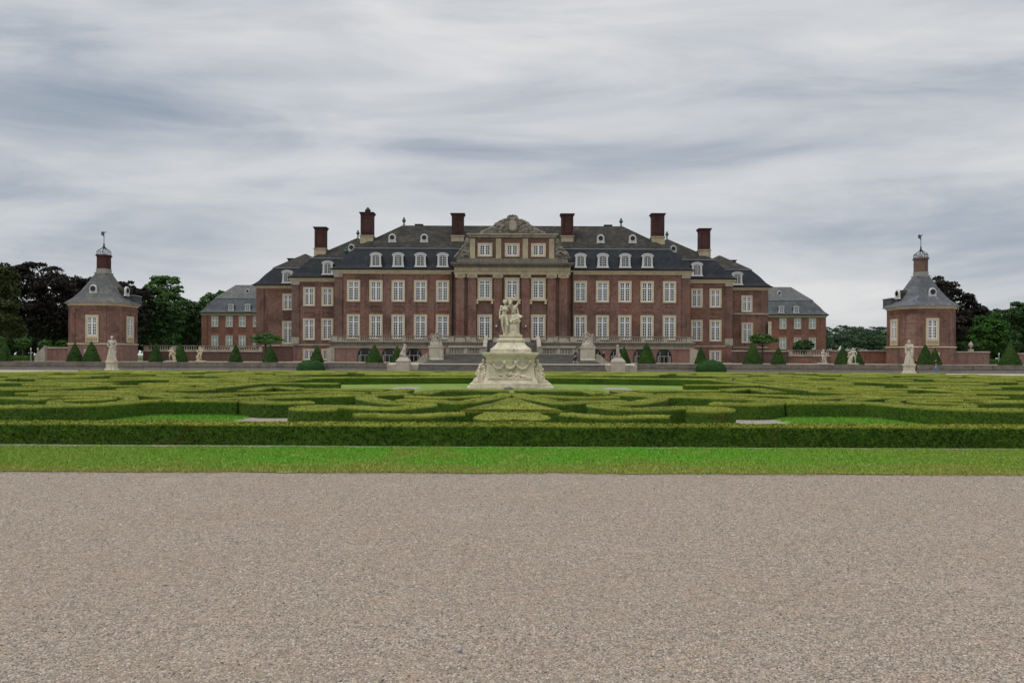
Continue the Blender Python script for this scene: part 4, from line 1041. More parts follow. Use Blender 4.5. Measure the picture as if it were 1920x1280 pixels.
# man with raised arm, leaning over a rocky stump
Hm = 1.85
J = {k: Vector(v) for k, v in dict(pelvis=(.16,.08,1.08), chest=(.1,.0,1.47), neck=(.03,-.04,1.66), head=(-.08,-.1,1.8), shl=(.28,.02,1.63), ell=(.41,.0,1.9), wrl=(.24,-.03,2.14), shr=(-.1,-.04,1.58), elr=(-.28,-.17,1.45), wrr=(-.5,-.24,1.4),
     hipr=(.05,.05,.95), knr=(-.1,-.3,.8), anr=(-.05,-.2,.4), hipl=(.22,.05,.95), knl=(.25,-.25,.72), anl=(.3,.1,.3)).items()}
P = body_prims(J, Hm, True, True, False)
r_ = random.Random(31)
P += [('s', J['head']+Vector((0,.02,.03)), (.1,.11,.11)), ('s', J['head']+Vector((-.01,-.09,-.12)), (.06,.05,.1))]
for k in range(18): P.append(('s', J['head']+Vector((.11*math.cos(k*2.4), .03+.08*math.sin(k*1.9), .04+.06*math.cos(k*1.3))), .036))
for k in range(8):      # cloth wound round the hips, flying out to the right
    z = 1.2-.045*k+r_.uniform(-.03,.03); P += [('c', (-.1+.012*k, -.13, z-.05), .035, (.14, -.21-.008*k, z-.09), .04), ('c', (.14, -.21-.008*k, z-.09), .04, (.36+.02*k, -.06, z+.02-.02*k), .032)]
for k in range(6): P.append(('c', (.3, -.02+.03*k-.08, 1.15), .04, (.47+.02*k, -.12+.05*k, .98+.015*k), .055))
P += [('c', (.24,-.08,1.62), .035, (.02,-.15,1.22), .035), ('c', (.28,.06,1.6), .05, (.4,.08,1.1), .06)]
P += [('c', (.24,-.03,2.14), .025, (.13,-.06,2.24), .017), ('c', (.22,-.03,2.17), .02, (.17,-.02,2.33), .013), ('c', (.24,-.03,2.15), .03, (.17,-.1,2.2), .022)]
P += [('l', [((.12,0,.45),.3,.3),((.12,0,.6),.27,.26),((.13,.02,1.05),.2,.17)])]
for k in range(40): P.append(('s', (.12+.27*math.cos(k*2.4), -.02+.24*math.sin(k*2.4), .66+.3*r_.random()), (r_.uniform(.04,.1), r_.uniform(.04,.1), r_.uniform(.04,.1))))
P += [('s', (-.02,-.26,.74), (.1,.09,.1)), ('s', (.26,-.25,.73), (.1,.09,.1)), ('s', (.12,-.29,.84), (.11,.08,.08))]
blob('bearded_man', place(P, (-.04, MY, 2.93), 0), .022, STONE_M, mon, 0)
m = MB(); m.box(-.14, .4, MY-.3, MY+.34, 3.021, 3.52); m.box(-.2, .46, MY-.36, MY+.4, 2.932, 3.02); m.obj('tree_stump_block', STONE_M, mon)
# small floodlight in the turf before it
def spotlight(x, y, z, label, yaw):
    T = thing('garden_spotlight', label, 'spotlight', (x, y, z)); T.rotation_euler = (0, 0, yaw)
    m = MB(); m.cbox(0, 0, .12, .12, -.02, .16); m.box(-.22, -.18, -.05, .05, .1, .32); m.box(.18, .22, -.05, .05, .1, .32); m.box(-.22, .22, -.03, .03, .1, .14); link('bracket', m.mesh('bracket', WHITE_D), T, (0,0,0))
    m = MB(); m.loft([[(r*math.cos(2*math.pi*k/12), yy, .3+r*math.sin(2*math.pi*k/12)+.25*yy) for k in range(12)] for r, yy in ((.08,-.22),(.13,-.16),(.16,.1),(.19,.22))]); link('lamp_housing', m.mesh('lamp_housing', IRON), T, (0,0,0))
    m = MB(); m.loft([[(r*math.cos(2*math.pi*k/12), yy, .355+r*math.sin(2*math.pi*k/12)) for k in range(12)] for r, yy in ((.17,.222),(.15,.235))]); link('lens', m.mesh('lens', GREYPLASTIC), T, (0,0,0))
m = MB(); m.lathe(-.17, MY-2.15, [(.24,-.02),(.24,.05),(.2,.12),(.1,.16),(.03,.17)], 14); tag(m.obj('ground_spotlight', GREYPLASTIC, None, True), 'dark round ground spotlight at the foot of the monument', 'spotlight')
g = ground_at(538, 722, 0); spotlight(g.x, g.y, .02, 'dark floodlight on the lawn edge left of the monument', -1.0)
g = ground_at(1382, 726, 0); spotlight(g.x, g.y, .02, 'dark floodlight on the lawn edge right of the monument', 1.0)

# ------------------------------------------------------------------ people
SKIN = m_plain('skin', (.5,.31,.23), .55)
def cloth(n, c): return m_plain(n, c, .85)
def patterned(n, c1, c2):
    t = NT(n); return t.out(t.mix(t.val(t.noise(9, 2), .48, .54), c1, c2), .85)
def person(x, y, z, H, label, yaw, top, bottom, hair, stride=.5, shorts=True, sleeves=.5, longhair=False, shoe=(.5,.5,.5), arms=None):
    T = thing('person', label, 'person', (x, y, z))
    k = stride
    J = human(H, dict(knr=(-.05,-.1*k,.29), anr=(-.05,-.13*k,.055), knl=(.055,-.01*k,.28), anl=(.055,.15*k,.07), wrr=(-.15,.06*k-.02,.5), wrl=(.15,-.1*k-.03,.5), **(arms or {})))
    M0 = (x, y, z+.03*H*0+.012)
    body = blob('body', place(body_prims(J, H), M0, yaw), .013, SKIN, T, 1)
    P = []; h = H
    P += [('s', J['chest'], (.102*h,.075*h,.115*h)), ('s', (J['pelvis']+J['chest'])/2, (.085*h,.066*h,.1*h)), ('s', J['pelvis']+Vector((0,0,.03*h)), (.092*h,.07*h,.055*h))]
    for n in 'rl':
        e = J['sh'+n].lerp(J['el'+n], min(1, sleeves*2)); P += [('c', J['chest']+Vector((0,0,.06*h)), .045*h, J['sh'+n], .042*h), ('c', J['sh'+n], .041*h, e, .035*h)]
        if sleeves > .5: P.append(('c', J['el'+n], .033*h, J['el'+n].lerp(J['wr'+n], .95), .025*h))
    blob('top', place(P, M0, yaw), .016, top, T, 1)
    P = [('s', J['pelvis']-Vector((0,0,.01*h)), (.093*h,.07*h,.06*h))]
    for n in 'rl':
        P.append(('c', J['hip'+n], .062*h, J['kn'+n], .05*h))
        if not shorts: P.append(('c', J['kn'+n], .047*h, J['an'+n]+Vector((0,0,.02*h)), .034*h))
    blob('shorts' if shorts else 'trousers', place(P, M0, yaw), .016, bottom, T, 1)
    P = [('s', J['head']+Vector((0,.014*h,.018*h)), (.05*h,.056*h,.06*h))]
    if longhair: P += [('c', J['head']+Vector((0,.035*h,0)), .045*h, J['neck']+Vector((0,.04*h,-.07*h)), .04*h)]
    blob('hair', place(P, M0, yaw), .012, hair, T, 1)
    for n in 'rl':
        f = J['an'+n]; blob('shoe', place([('c', f+Vector((0,.015*h,-.022*h)), .024*h, f+Vector((0,-.09*h,-.032*h)), .019*h)], M0, yaw), .01, m_plain('shoe_cloth', shoe, .7), T, 1)
HB = cloth('dark_hair', (.02,.015,.012)); HL = cloth('fair_hair', (.4,.28,.16)); HR = cloth('auburn_hair', (.22,.07,.03))
NAVY = cloth('charcoal_cloth', (.03,.034,.042)); DKB = cloth('black_cloth', (.015,.015,.017)); JEAN = cloth('blue_denim', (.14,.22,.36))
person(X(1079, 77.9), 77.9, GZ, 1.7, 'man in charcoal t-shirt and dark shorts walking atop the garden steps', -math.pi/2+.35, NAVY, cloth('dark_shorts', (.022,.026,.05)), HB, 1.1, True, .5, False, (.6,.5,.48))
person(X(1131.5, 93), 93, GZ, 1.62, 'fair haired person in a dark open jacket walking past the brick terrace', math.pi/2-.9, cloth('dark_jacket', (.03,.016,.03)), cloth('black_shorts', (.02,.014,.022)), HL, 1.1, True, .95, True, (.65,.5,.45))
person(X(1717.5, 72.2), 72.2, 0, 1.66, 'auburn haired woman in a black top and patterned trousers beside the cloaked statue', math.pi/2-.5, DKB, patterned('patterned_cloth', (.02,.016,.02), (.4,.24,.24)), HR, .9, False, .25, True, (.02,.02,.02))
person(X(1711.0, 73.0), 73.0, 0, 1.68, 'dark haired person half hidden between the cloaked statue and its companion', math.pi/2-.4, cloth('grey_cloth', (.16,.1,.09)), DKB, HB, .6, False, .3, True, (.02,.02,.02))
person(X(1754, 71.6), 71.6, 0, 1.66, 'dark haired woman in a black top and blue jeans strolling on the far path', math.pi/2-.2, DKB, JEAN, HB, .9, False, .25, False, (.05,.05,.06))
# ------------------------------------------------------------------ leaves on surfaces
def scatter(V, Fq, density, size, tilt=.7, lift=.0, r=None):
    """leaf quads over the quads of a mesh: density per square metre"""
    r = r or rng
    A, B, C, Dv = (V[Fq[:, i]] for i in range(4))
    nrm = np.cross(C-A, Dv-B); area = .5*np.linalg.norm(nrm, axis=1)+1e-12
    nrm = nrm/(2*area[:, None])
    n = r.poisson(area*density); idx = np.repeat(np.arange(len(Fq)), n)
    if len(idx) == 0: return np.zeros((0,3)), np.zeros((0,4), int)
    u, v = r.random((2, len(idx), 1))
    p = (A[idx]*(1-u)+B[idx]*u)*(1-v)+(Dv[idx]*(1-u)+C[idx]*u)*v
    return leaf_quads(p, nrm[idx], size, tilt, lift, r)
def leaf_quads(p, nv, size, tilt=.7, lift=0.0, r=None):
    r = r or rng; N = len(p)
    nn = nv + r.normal(0, tilt, (N, 3)); nn /= np.linalg.norm(nn, axis=1)[:, None]+1e-9
    t = np.cross(nn, r.normal(0, 1, (N, 3))); t /= np.linalg.norm(t, axis=1)[:, None]+1e-9
    b = np.cross(nn, t)
    s = size*r.uniform(.6, 1.3, (N, 1)); p = p + nv*(lift+s*.35*r.random((N, 1)))
    Vv = np.stack([p-t*s*.5, p+b*s*.32, p+t*s*.5, p-b*s*.32], 1).reshape(-1, 3)
    return Vv, np.arange(4*N).reshape(-1, 4)
def merge(parts):
    Vs, Fs, o = [], [], 0
    for v, f in parts:
        Vs.append(v); Fs.append(f+o); o += len(v)
    return np.concatenate(Vs), np.concatenate(Fs)

def catmull(pts, ds):
    P = [Vector((*p, 0)) if len(p) == 2 else Vector(p) for p in pts]; out = []
    for i in range(len(P)-1):
        a, b, c, d = P[max(0,i-1)], P[i], P[i+1], P[min(len(P)-1,i+2)]
        n = max(1, int((c-b).length/ds))
        for k in range(n):
            t = k/n
            out.append(.5*((2*b)+(c-a)*t+(2*a-5*b+4*c-d)*t*t+(3*b-a-3*c+d)*t**3))
    out.append(P[-1]); return out
def hedge_geom(pts, w, h, ds, nside, ntop, amp, seed):
    """pts world xy (optionally third value = width factor)"""
    C = catmull([(p[0], p[1], (p[2] if len(p) > 2 else 1.0)) for p in pts], ds)
    prof = []
    for k in range(nside): prof.append((-.5+.02*0, .92*k/(nside-1)))
    for k in range(ntop): prof.append((-.46+.92*k/(ntop-1), 1.0))
    for k in range(nside): prof.append((.5, .92*(1-k/(nside-1))))
    pr = np.array(prof); rings = []
    T = []
    for i in range(len(C)):
        a, b = C[max(0, i-1)], C[min(len(C)-1, i+1)]; t = Vector((b.x-a.x, b.y-a.y)); t = t.normalized() if t.length > 1e-6 else Vector((1, 0)); T.append(t)
    def ring(i, f=1.0, off=0.0):
        c, t = C[i], T[i]; n = Vector((t.y, -t.x)); ww = w*c.z
        lat = pr[:, 0]*ww*f
        return np.stack([c.x+n.x*lat+t.x*off, c.y+n.y*lat+t.y*off, pr[:, 1]*h], 1)
    rings = [ring(0, .01), ring(0, .5), ring(0, .97)] + [ring(i) for i in range(len(C))] + [ring(len(C)-1, .97), ring(len(C)-1, .5), ring(len(C)-1, .01)]
    V = np.concatenate(rings); m = len(pr); R_ = len(rings)
    so = Vector((seed*3.7, seed*1.3, 0))
    Dsp = np.zeros_like(V)
    for i in range(len(V)):
        p = Vector(V[i])
        q = mnoise.noise_vector(p*.8+so)*amp*1.1 + mnoise.noise_vector(p*2.2+so)*.6*amp + mnoise.noise_vector(p*9+so)*amp*.9
        Dsp[i] = q
    Dsp[:, 2] *= np.clip(V[:, 2]/h*1.5, 0, 1)*.6
    V = V+Dsp
    i, j = np.meshgrid(np.arange(R_-1), np.arange(m-1), indexing='ij'); a = (i*m+j).ravel()
    Fq = np.stack([a, a+1, a+m+1, a+m], 1)
    return V, Fq
def make_hedge(name, pts, w, h, label, group=None, lod=None, seed=0, mat=None):
    dm = min(math.hypot(p[0]*.3, p[1]) for p in pts)
    if lod is None: lod = 0 if dm < 15 else 1 if dm < 27 else 2 if dm < 46 else 3
    ds, ns, nt, amp, dens, size = ((.06, 9, 13, .026, 2300, .042), (.09, 7, 9, .016, 900, .036), (.16, 5, 6, .02, 220, .05), (.28, 4, 4, .022, 0, .1))[lod]
    V, Fq = hedge_geom(pts, w, h, ds, ns, nt, amp, seed)
    lv, lf = scatter(V, Fq, dens, size, .6 if lod < 1 else .42, -.006)
    V2, F2 = merge([(V, Fq), (lv, lf)])
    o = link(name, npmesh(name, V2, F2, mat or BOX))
    tag(o, label, 'hedge', group); return o

ZT = .44
def trace(pl, mir=1):
    o = []
    for p in pl:
        g = ground_at(p[0], p[1], ZT); o.append((mir*g.x, g.y) + ((p[2],) if len(p) > 2 else ()))
    return o
# front hedge: a straight clipped box hedge across the whole picture
make_hedge('box_hedge', [(-14.5, 13.6), (-6, 13.52), (0, 13.45), (6, 13.45), (14.5, 13.49)], .48, .42, 'long straight clipped box hedge edging the front of the parterre along the lawn strip', None, 0, 3)
near = [
 ([(-330,768),(-150,765),(0,761),(60,760.5),(120,759),(200,756),(250,752),(300,749.8),(380,749.5),(457,750.5)], .85, 'long wavy box hedge behind the small %s lawn patch'),
 ([(585,753.5),(545,754.5),(505,754.5),(477,752.5),(466,749.5),(490,746.2),(530,744.3),(590,742.7),(640,741.7),(682,741)], .95, 'hooked box hedge with a broad rounded end beside the %s grass patch'),
 ([(632,767),(600,767.5),(572,767),(566,764.5),(590,762),(640,762.5),(690,765),(735,766),(775,763),(798,759.5),(770,757),(735,755.5),(705,751),(686,746.5),(692,742.5),(722,740.5),(765,739.3)], .8, 'large S-shaped box hedge nearest the fan on the %s side'),
 ([(664,778),(700,777.5),(750,779.5),(800,778.8),(835,776),(868,775)], .7, 'low curved box hedge just behind the front hedge, %s of the central fan'),
 ([(752,748.5),(800,750),(840,752),(866,753.5),(884,751),(905,747.5),(930,743),(952,737)], .8, 'box hedge rising in a V beside the central triangle, %s arm'),
 ([(767,741.8),(810,744),(862,743.2),(912,740.2)], .7, 'short box hedge tongue inside the %s arm of the V'),
 ([(814,731.2),(870,730.8),(955,730.9)], .75, 'straight box hedge at the front edge of the monument lawn, %s half'),
 ([(812,731.5),(800,734.5),(788,737.5)], .85, 'short slanting box hedge at the front %s corner of the monument lawn'),
 ([(696,735.5),(735,735),(752,731.5),(762,729.6)], .8, 'crooked box hedge by the grey gravel square, %s side'),
 ([(300,739.8),(440,737),(535,734.9),(596,733.5),(690,736)], .6, 'long thin box hedge sweeping out from the monument lawn to the %s, nearer one'),
 ([(380,748.6),(440,745.6),(508,741.9),(562,738.8),(616,738),(695,739.6)], .55, 'thin diagonal box hedge running behind the hooked hedge on the %s'),
 ([(575,728.4),(640,729),(695,729.6),(728,730.6)], .8, 'box hedge along the front %s edge of the monument lawn'),
 ([(462,731.5),(490,727),(512,724.4),(545,726.2),(570,729)], .8, 'small peaked box hedge near the %s floodlight'),
 ([(392,726.5),(440,722),(508,715.4),(576,709.8)], .8, 'long browned box hedge slanting up to the back of the lawn from the %s'),
 ([(576,708.4),(660,707.4),(760,707),(850,706.6),(958,706.5)], 1.1, 'straight box hedge behind the monument lawn, %s half'),
 ([(378,723.5),(420,719.8),(460,715.8),(501,711.9),(556,707.8)], .75, 'slanting box hedge with a square end, outer of the pair on the %s'),
 ([(240,737.6),(300,737),(350,738.8),(395,741),(418,743)], 1.3, 'broad tapering box hedge pointing inward behind the %s wavy hedge'),
 ([(178,756),(130,756.6),(103,753.5),(112,750),(150,748.7),(188,747.8),(205,746.3),(200,744.4),(170,743.6),(120,743.4)], .62, 'tight inner curl of the %s box spiral'),
 ([(176,757.3),(220,754.5),(242,750),(246,745.5),(232,741.8),(200,740),(150,739.3),(60,739.6)], .6, 'outer ring of the %s box spiral'),
 ([(312,751),(330,747.8),(322,743.6),(292,740.6),(250,738.6),(150,736.6),(40,736.4)], .7, 'wide outermost arc round the %s box spiral'),
 ([(-120,747),(0,744.8),(60,745.4),(94,747)], .8, 'straight dark-sided box hedge facing the %s box spiral'),
]
i = 0
for pl, w, lab in near:
    for mir, nm in ((1, 'left'), (-1, 'right')):
        i += 1; lift = {1: 1.9, 2: 2.6, 3: 1.6, 0: .6}.get((i-1)//2, .5); make_hedge('box_hedge', trace([(p[0], p[1]-lift)+tuple(p[2:]) for p in pl], mir), w*(.82 if w > .79 else .66), ZT+.004*((i*7) % 5-2), lab % nm, 'clipped box hedges of the parterre', None, i)
make_hedge('box_hedge', [(0, 16.55, 1.0), (0, 17.6, .75), (0, 19.4, .36), (0, 21.2, .12)], 2.5, .47, 'triangular clipped box block in the middle of the parterre', 'clipped box hedges of the parterre', 1, 77)
make_hedge('box_hedge', [(0, 14.45, .45), (0, 14.75, .85), (0, 15.2, 1.0), (0, 15.9, .84), (0, 16.2, .8)], 1.75, .42, 'low fan-shaped clipped box block in front of the triangle', 'clipped box hedges of the parterre', 1, 78)
# outline hedges
for mir, nm in ((-1, 'left'), (1, 'right')):
    make_hedge('box_hedge', [(mir*46, 22), (mir*46, 34), (mir*46, 46)], .8, ZT, 'straight box hedge closing the far %s side of the parterre' % nm, 'clipped box hedges of the parterre', 3, 90+mir)
    make_hedge('box_hedge', [(mir*37, 58.6), (mir*20, 59.4), (mir*1, 59.6)], .8, ZT, 'long box hedge closing the back of the parterre below the steps, %s half' % nm, 'clipped box hedges of the parterre', 3, 95+mir)
    make_hedge('box_hedge', [(mir*31.5, 47.4), (mir*36, 47.3), (mir*44, 47)], .8, .5, 'dark straight box hedge beside the path in the far %s corner' % nm, 'clipped box hedges of the parterre', 3, 97+mir)
# scrolls filling the outer parterre, laid out in rows and mirrored about the axis
def scroll(cx, cy, R_, turns, a0, dr, tail, flat=1.0):
    pts = []; n = int(10*turns)+4
    for k in range(n+1):
        t = k/n; a = a0+dr*2*math.pi*turns*t; r = R_*(1-.74*t)
        pts.append((cx+r*math.cos(a), cy+flat*r*math.sin(a)))
    d = Vector((pts[0][0]-pts[1][0], pts[0][1]-pts[1][1])).normalized()
    bend = Vector((-d.y, d.x))*dr
    t0 = [(pts[0][0]+d.x*tail*f-bend.x*tail*.35*f*f, pts[0][1]+d.y*tail*f-bend.y*tail*.35*f*f) for f in (1.0, .66, .33)]
    return t0+pts
ordn = ['first','second','third','fourth','fifth','sixth','seventh','eighth','ninth','tenth','eleventh']
rs = random.Random(5)
rows = [(26.8,1.6),(31.2,1.8),(35.8,1.9),(40.6,1.9),(45.6,1.6),(49.8,1.7),(53.4,1.5),(56.8,1.3)]
for ri, (cy, R_) in enumerate(rows):
    x = {0: 14.0, 1: 15.2, 2: 16, 3: 15.2, 4: 17.0, 5: 3.0, 6: 4.4, 7: 3.2}[ri]; ci = 0
    while x+R_*.6 < min(45.5 if cy < 47 else 41.0-.6*(cy-47), .78*cy+3):
        r = R_*rs.uniform(.85, 1.08); yy = cy+rs.uniform(-.5, .5); a0 = rs.choice((0, .5, 1.0, 1.5, .25, 1.25))*math.pi; dr = rs.choice((-1, 1)); tn = rs.uniform(.95, 1.45); tl = r*rs.uniform(1.6, 3.0); w = rs.uniform(.36, .52)
        P = scroll(x, yy, r*.95, tn, a0, dr, tl); P = [(x+(p-x)*1.45, yy+(q_-yy)*.82) for p, q_ in P]
        for mir, nm in ((-1, 'left'), (1, 'right')):
            make_hedge('box_hedge', [(mir*p[0], p[1]) for p in P], w, ZT+rs.uniform(-.012, .012), 'curled box scroll, %s half, %s row from front, %s from centre' % (nm, ordn[ri], ordn[ci]), 'clipped box hedges of the parterre', None, 100+ri*20+ci)
        if ci % 2 == 0:   # a straight connecting arm between scrolls
            xa = x-R_*.8; xb = x+R_*rs.uniform(1.6, 2.4); yl = yy+R_*rs.choice((-1.22, 1.2))
            for mir, nm in ((-1, 'left'), (1, 'right')):
                make_hedge('box_hedge', [(mir*xa, yl), (mir*(xa+xb)/2, yl+rs.uniform(-.2,.2)), (mir*xb, yl+.5*rs.uniform(-1, 1))], .5, ZT, 'slim box bar by a scroll, %s half, %s row from front, %s from centre' % (nm, ordn[ri], ordn[ci]), 'clipped box hedges of the parterre', None, 300+ri*20+ci)
        x += r*rs.uniform(3.2, 3.8); ci += 1

# ------------------------------------------------------------------ clipped yews and domes
def surf_rev(cx, cy, z0, prof, nseg, seed, amp, freq=2.5):
    V = []; m = len(prof)
    for r, z in prof:
        for k in range(nseg):
            a = 2*math.pi*k/nseg; p = Vector((cx+r*math.cos(a), cy+r*math.sin(a), z0+z))
            q = mnoise.noise_vector(p*freq+Vector((seed*5.1,0,0)))*amp + mnoise.noise_vector(p*freq*3.5)*amp*.6
            V.append((p.x+q.x, p.y+q.y, p.z+q.z*.5))
    F_ = []
    for i in range(m-1):
        for k in range(nseg):
            a = i*nseg+k; b = i*nseg+(k+1) % nseg; F_.append((a, b, b+nseg, a+nseg))
    return np.array(V), np.array(F_)
def topiary(name, label, cat, cx, cy, z0, prof, seed, mat, dens, size, group):
    V, Fq = surf_rev(cx, cy, z0, prof, 40, seed, .035)
    lv, lf = scatter(V, Fq, dens, size, .55)
    V2, F2 = merge([(V, Fq), (lv, lf)])
    tag(link(name, npmesh(name, V2, F2, mat)), label, cat, group)
def cone(px, ytop, wpx, Dd, label, seed):
    x = X(px, Dd); H = Z(ytop, Dd, px)-GZ; R_ = wpx*Dd/F/2
    prof = [(R_*1.0, -.05), (R_*1.02, .12)] + [(R_*(1-t)**.86*(1+.06*math.sin(math.pi*t))+.06*(1-t), t*H) for t in np.linspace(.08, .96, 14)] + [(.01, H)]
    topiary('yew_cone', label, 'topiary', x, Dd, GZ, prof, seed, YEW, 230, .1, 'clipped yew cones along the castle front')
CONES = [
 (9,640,26,80,'leftmost clipped yew cone, cut by the picture edge'), (140.5,641,27,81,'clipped yew cone in front of the left pavilion, left of the pair'), (171.5,639,30,81,'clipped yew cone in front of the left pavilion, right of the pair'),
 (292,643,24,81,'slim yew cone left of the sandy putto'), (338,642.5,26,81,'yew cone between the two left putti'), (442,645,24,81,'yew cone standing alone before the left balustrade'),
 (507,644.5,27,81,'yew cone below the flat-topped tree, left of the castle'), (594,647,25,84,'yew cone above the left clipped dome'), (702,645.5,32,86,'broad yew cone before the left terrace arches'),
 (745,647.5,24,90,'yew cone partly hidden by the left stone hound'), (1170,649,24,90,'yew cone partly hidden by the right stone hound'), (1212.5,641.5,33,86,'broad yew cone before the right terrace arches'),
 (1314.5,649.5,23,84,'yew cone above the right clipped dome'), (1411.5,641,35,81,'large yew cone in front of the right curved bay'), (1459.5,650,26,83,'shorter yew cone right of the large cone by the curved bay'),
 (1580,646.5,27,81,'yew cone between the two right putti'), (1607,654,24,84,'yew cone half hidden behind the pair of putti'), (1735,644.5,29,81,'yew cone before the right pavilion, taller of the two'), (1753,652,22,85,'yew cone before the right pavilion, shorter of the two'), (1894,642.5,37,80,'broadest yew cone at the right edge of the picture')]
for k, (px, yt_, w, Dd, lab) in enumerate(CONES): cone(px, yt_, w, Dd, lab, k+1)
for px, nm in ((583, 'left'), (1333, 'right')):
    Dd = 75.6; x = X(px, Dd); R_ = 27.5*Dd/F if nm == 'right' else 25.5*Dd/F; H = Z(675.5, Dd, px)+.02
    prof = [(R_*.97, -.03), (R_, .2)] + [(R_*math.cos(t)**.8, .2+(H-.2)*math.sin(t)) for t in np.linspace(.12, 1.5, 12)] + [(.01, H)]
    topiary('box_dome', 'low clipped dome of dark box before the retaining wall, %s of the garden steps' % nm, 'topiary', x, Dd, 0, prof, 50+px, BALL, 320, .07, 'clipped domes by the steps')

# ------------------------------------------------------------------ trees
def crown_leaves(lobes, n, size, seed, clumps=34, spread=.28, flatten=.75, nb=.8):
    r = np.random.default_rng(seed); vol = np.array([l[1][0]*l[1][1]*l[1][2] for l in lobes])**.7; vol /= vol.sum()
    P, Nn = [], []
    for (c, rad), f in zip(lobes, vol):
        c = np.array(c); rad = np.array(rad); k = max(4, int(clumps*f*len(lobes)))
        d = r.normal(0, 1, (k, 3)); d /= np.linalg.norm(d, axis=1)[:, None]; d[:, 2] = np.where(d[:, 2] < -.5, -d[:, 2], d[:, 2])
        cc = d*r.uniform(.72, .98, (k, 1)); m = int(n*f/k)+1
        idx = np.repeat(np.arange(k), m); cs = r.uniform(.65, 1.35, (k, 1))[idx]
        e = r.normal(0, 1, (len(idx), 3)); e /= np.linalg.norm(e, axis=1)[:, None]; e[:, 2] = np.abs(e[:, 2])*.9-.25
        off = e*cs*spread*r.uniform(.55, 1.0, (len(idx), 1)); off[:, 2] *= flatten
        p = cc[idx]+off; P.append(c+p*rad); Nn.append(e+d[idx]*.5)
        # sparse inner leaves
        q = r.normal(0, .4, (int(n*f*.25), 3)); q /= np.maximum(1, np.linalg.norm(q, axis=1)/.85)[:, None]; P.append(c+q*rad); Nn.append(r.normal(0, 1, q.shape))
    P = np.concatenate(P); Nn = np.concatenate(Nn); Nn /= np.linalg.norm(Nn, axis=1)[:, None]+1e-9
    return leaf_quads(P, Nn, size, nb, 0, r)
def tree(name, label, cx, cy, z0, trunk_h, trunk_r, lobes, n, size, mat, seed, group=None, clumps=34, spread=.28):
    T = thing(name, label, 'tree', (cx, cy, z0), group); r_ = random.Random(seed)
    m = MB(); top = max(l[0][2] for l in lobes)
    m.tube([(cx, cy, z0-.3), (cx+r_.uniform(-.1,.1)*trunk_r, cy, z0+trunk_h*.5), (cx, cy, z0+trunk_h), (cx, cy, min(top, z0+trunk_h*1.6))], [trunk_r*1.3, trunk_r, trunk_r*.85, trunk_r*.4], 8)
    for (c, rad) in lobes:
        c = Vector(c); b = Vector((cx, cy, z0+trunk_h*.85)); mid = b.lerp(c, .5)+Vector((0,0,-.08*(c-b).length)); m.tube([b, mid, c, c+Vector((0,0,rad[2]*.5))], [trunk_r*.55, trunk_r*.35, trunk_r*.2, trunk_r*.08], 6)
    m.obj('trunk', BARK, T, True)
    V, Fq = crown_leaves(lobes, n, size, seed, clumps, spread); V = V-np.array([cx, cy, z0])
    link('crown', npmesh('crown', V, Fq, mat), T, (0,0,0)); return T
def ptree(name, label, Dd, px, ytop, ybase, spec, n, size, mat, seed, group=None, z0=GZ, spread=.28, clumps=34):
    """spec: crown masses as (px, py, half width px, half height px, depth shift m)"""
    lobes = []
    for (lx, ly, rx, rz, dy) in spec:
        d = Dd+dy; lobes.append(((X(lx, d), d, Z(ly, d, lx)), (rx*d/F, rx*d/F*.8, rz*d/F)))
    th = max(1.0, (min(l[0][2]-l[1][2]*.5 for l in lobes)-z0))
    return tree(name, label, X(px, Dd), Dd, z0, th, max(.12, .035*(max(l[0][2] for l in lobes)-z0)), lobes, n, size, mat, seed, group, clumps, spread)
G1 = 'trees beyond the left pavilion'; G2 = 'trees beyond the right pavilion'
ptree('broadleaf_tree', 'olive green tree at the left picture edge', 104, -5, 0, 0, [(-12,560,42,62,0),(8,545,26,45,-2),(5,610,34,48,-3),(-30,600,40,60,2)], 15000, .42, LEAF_OLIVE, 31, G1)
ptree('copper_beech', 'very dark copper beech rising highest behind the left parapet', 118, 75, 0, 0, [(72,530,44,40,0),(40,560,36,60,2),(100,575,46,62,-2),(70,610,60,50,0),(15,535,34,40,3)], 20000, .46, LEAF_COPPER, 32, G1)
ptree('copper_beech', 'dark copper beech just left of the left pavilion roof', 124, 140, 0, 0, [(140,560,30,42,0),(165,560,28,38,2),(120,590,40,50,0),(150,615,48,40,-2)], 13000, .46, LEAF_COPPER, 33, G1)
ptree('copper_beech', 'dark copper beech showing right of the left pavilion roof', 124, 245, 0, 0, [(238,565,30,36,0),(262,570,26,34,1),(250,610,34,42,-1),(215,580,26,40,2)], 10000, .46, LEAF_COPPER, 34, G1)
ptree('broadleaf_tree', 'round-topped green tree highest to the right of the left pavilion', 150, 305, 0, 0, [(308,545,32,30,0),(285,570,28,34,-3),(318,580,26,36,-2),(298,615,34,38,-4)], 13000, .5, LEAF_GREEN, 35, G1)
ptree('broadleaf_tree', 'green bushy tree before the round-topped one, right of the left pavilion', 128, 300, 0, 0, [(300,590,24,28,0),(322,610,20,30,1),(288,625,26,30,-1)], 8000, .42, LEAF_DARK, 36, G1)
ptree('broadleaf_tree', 'dark green tree sloping down towards the left side building', 160, 350, 0, 0, [(345,592,26,32,0),(362,605,24,36,-2),(338,625,26,34,0)], 9000, .5, LEAF_DARK, 37, G1)
ptree('broadleaf_tree', 'light green tree behind the left side building', 190, 395, 0, 0, [(392,575,22,26,0),(415,570,22,22,2),(380,600,24,34,0)], 7000, .55, LEAF_GREEN, 38, G1)
ptree('copper_beech', 'dark purple copper beech behind the right pavilion', 122, 1775, 0, 0, [(1762,560,38,40,0),(1800,590,40,42,0),(1830,605,26,34,-1),(1780,620,50,40,0)], 16000, .44, LEAF_COPPER, 41, G2)
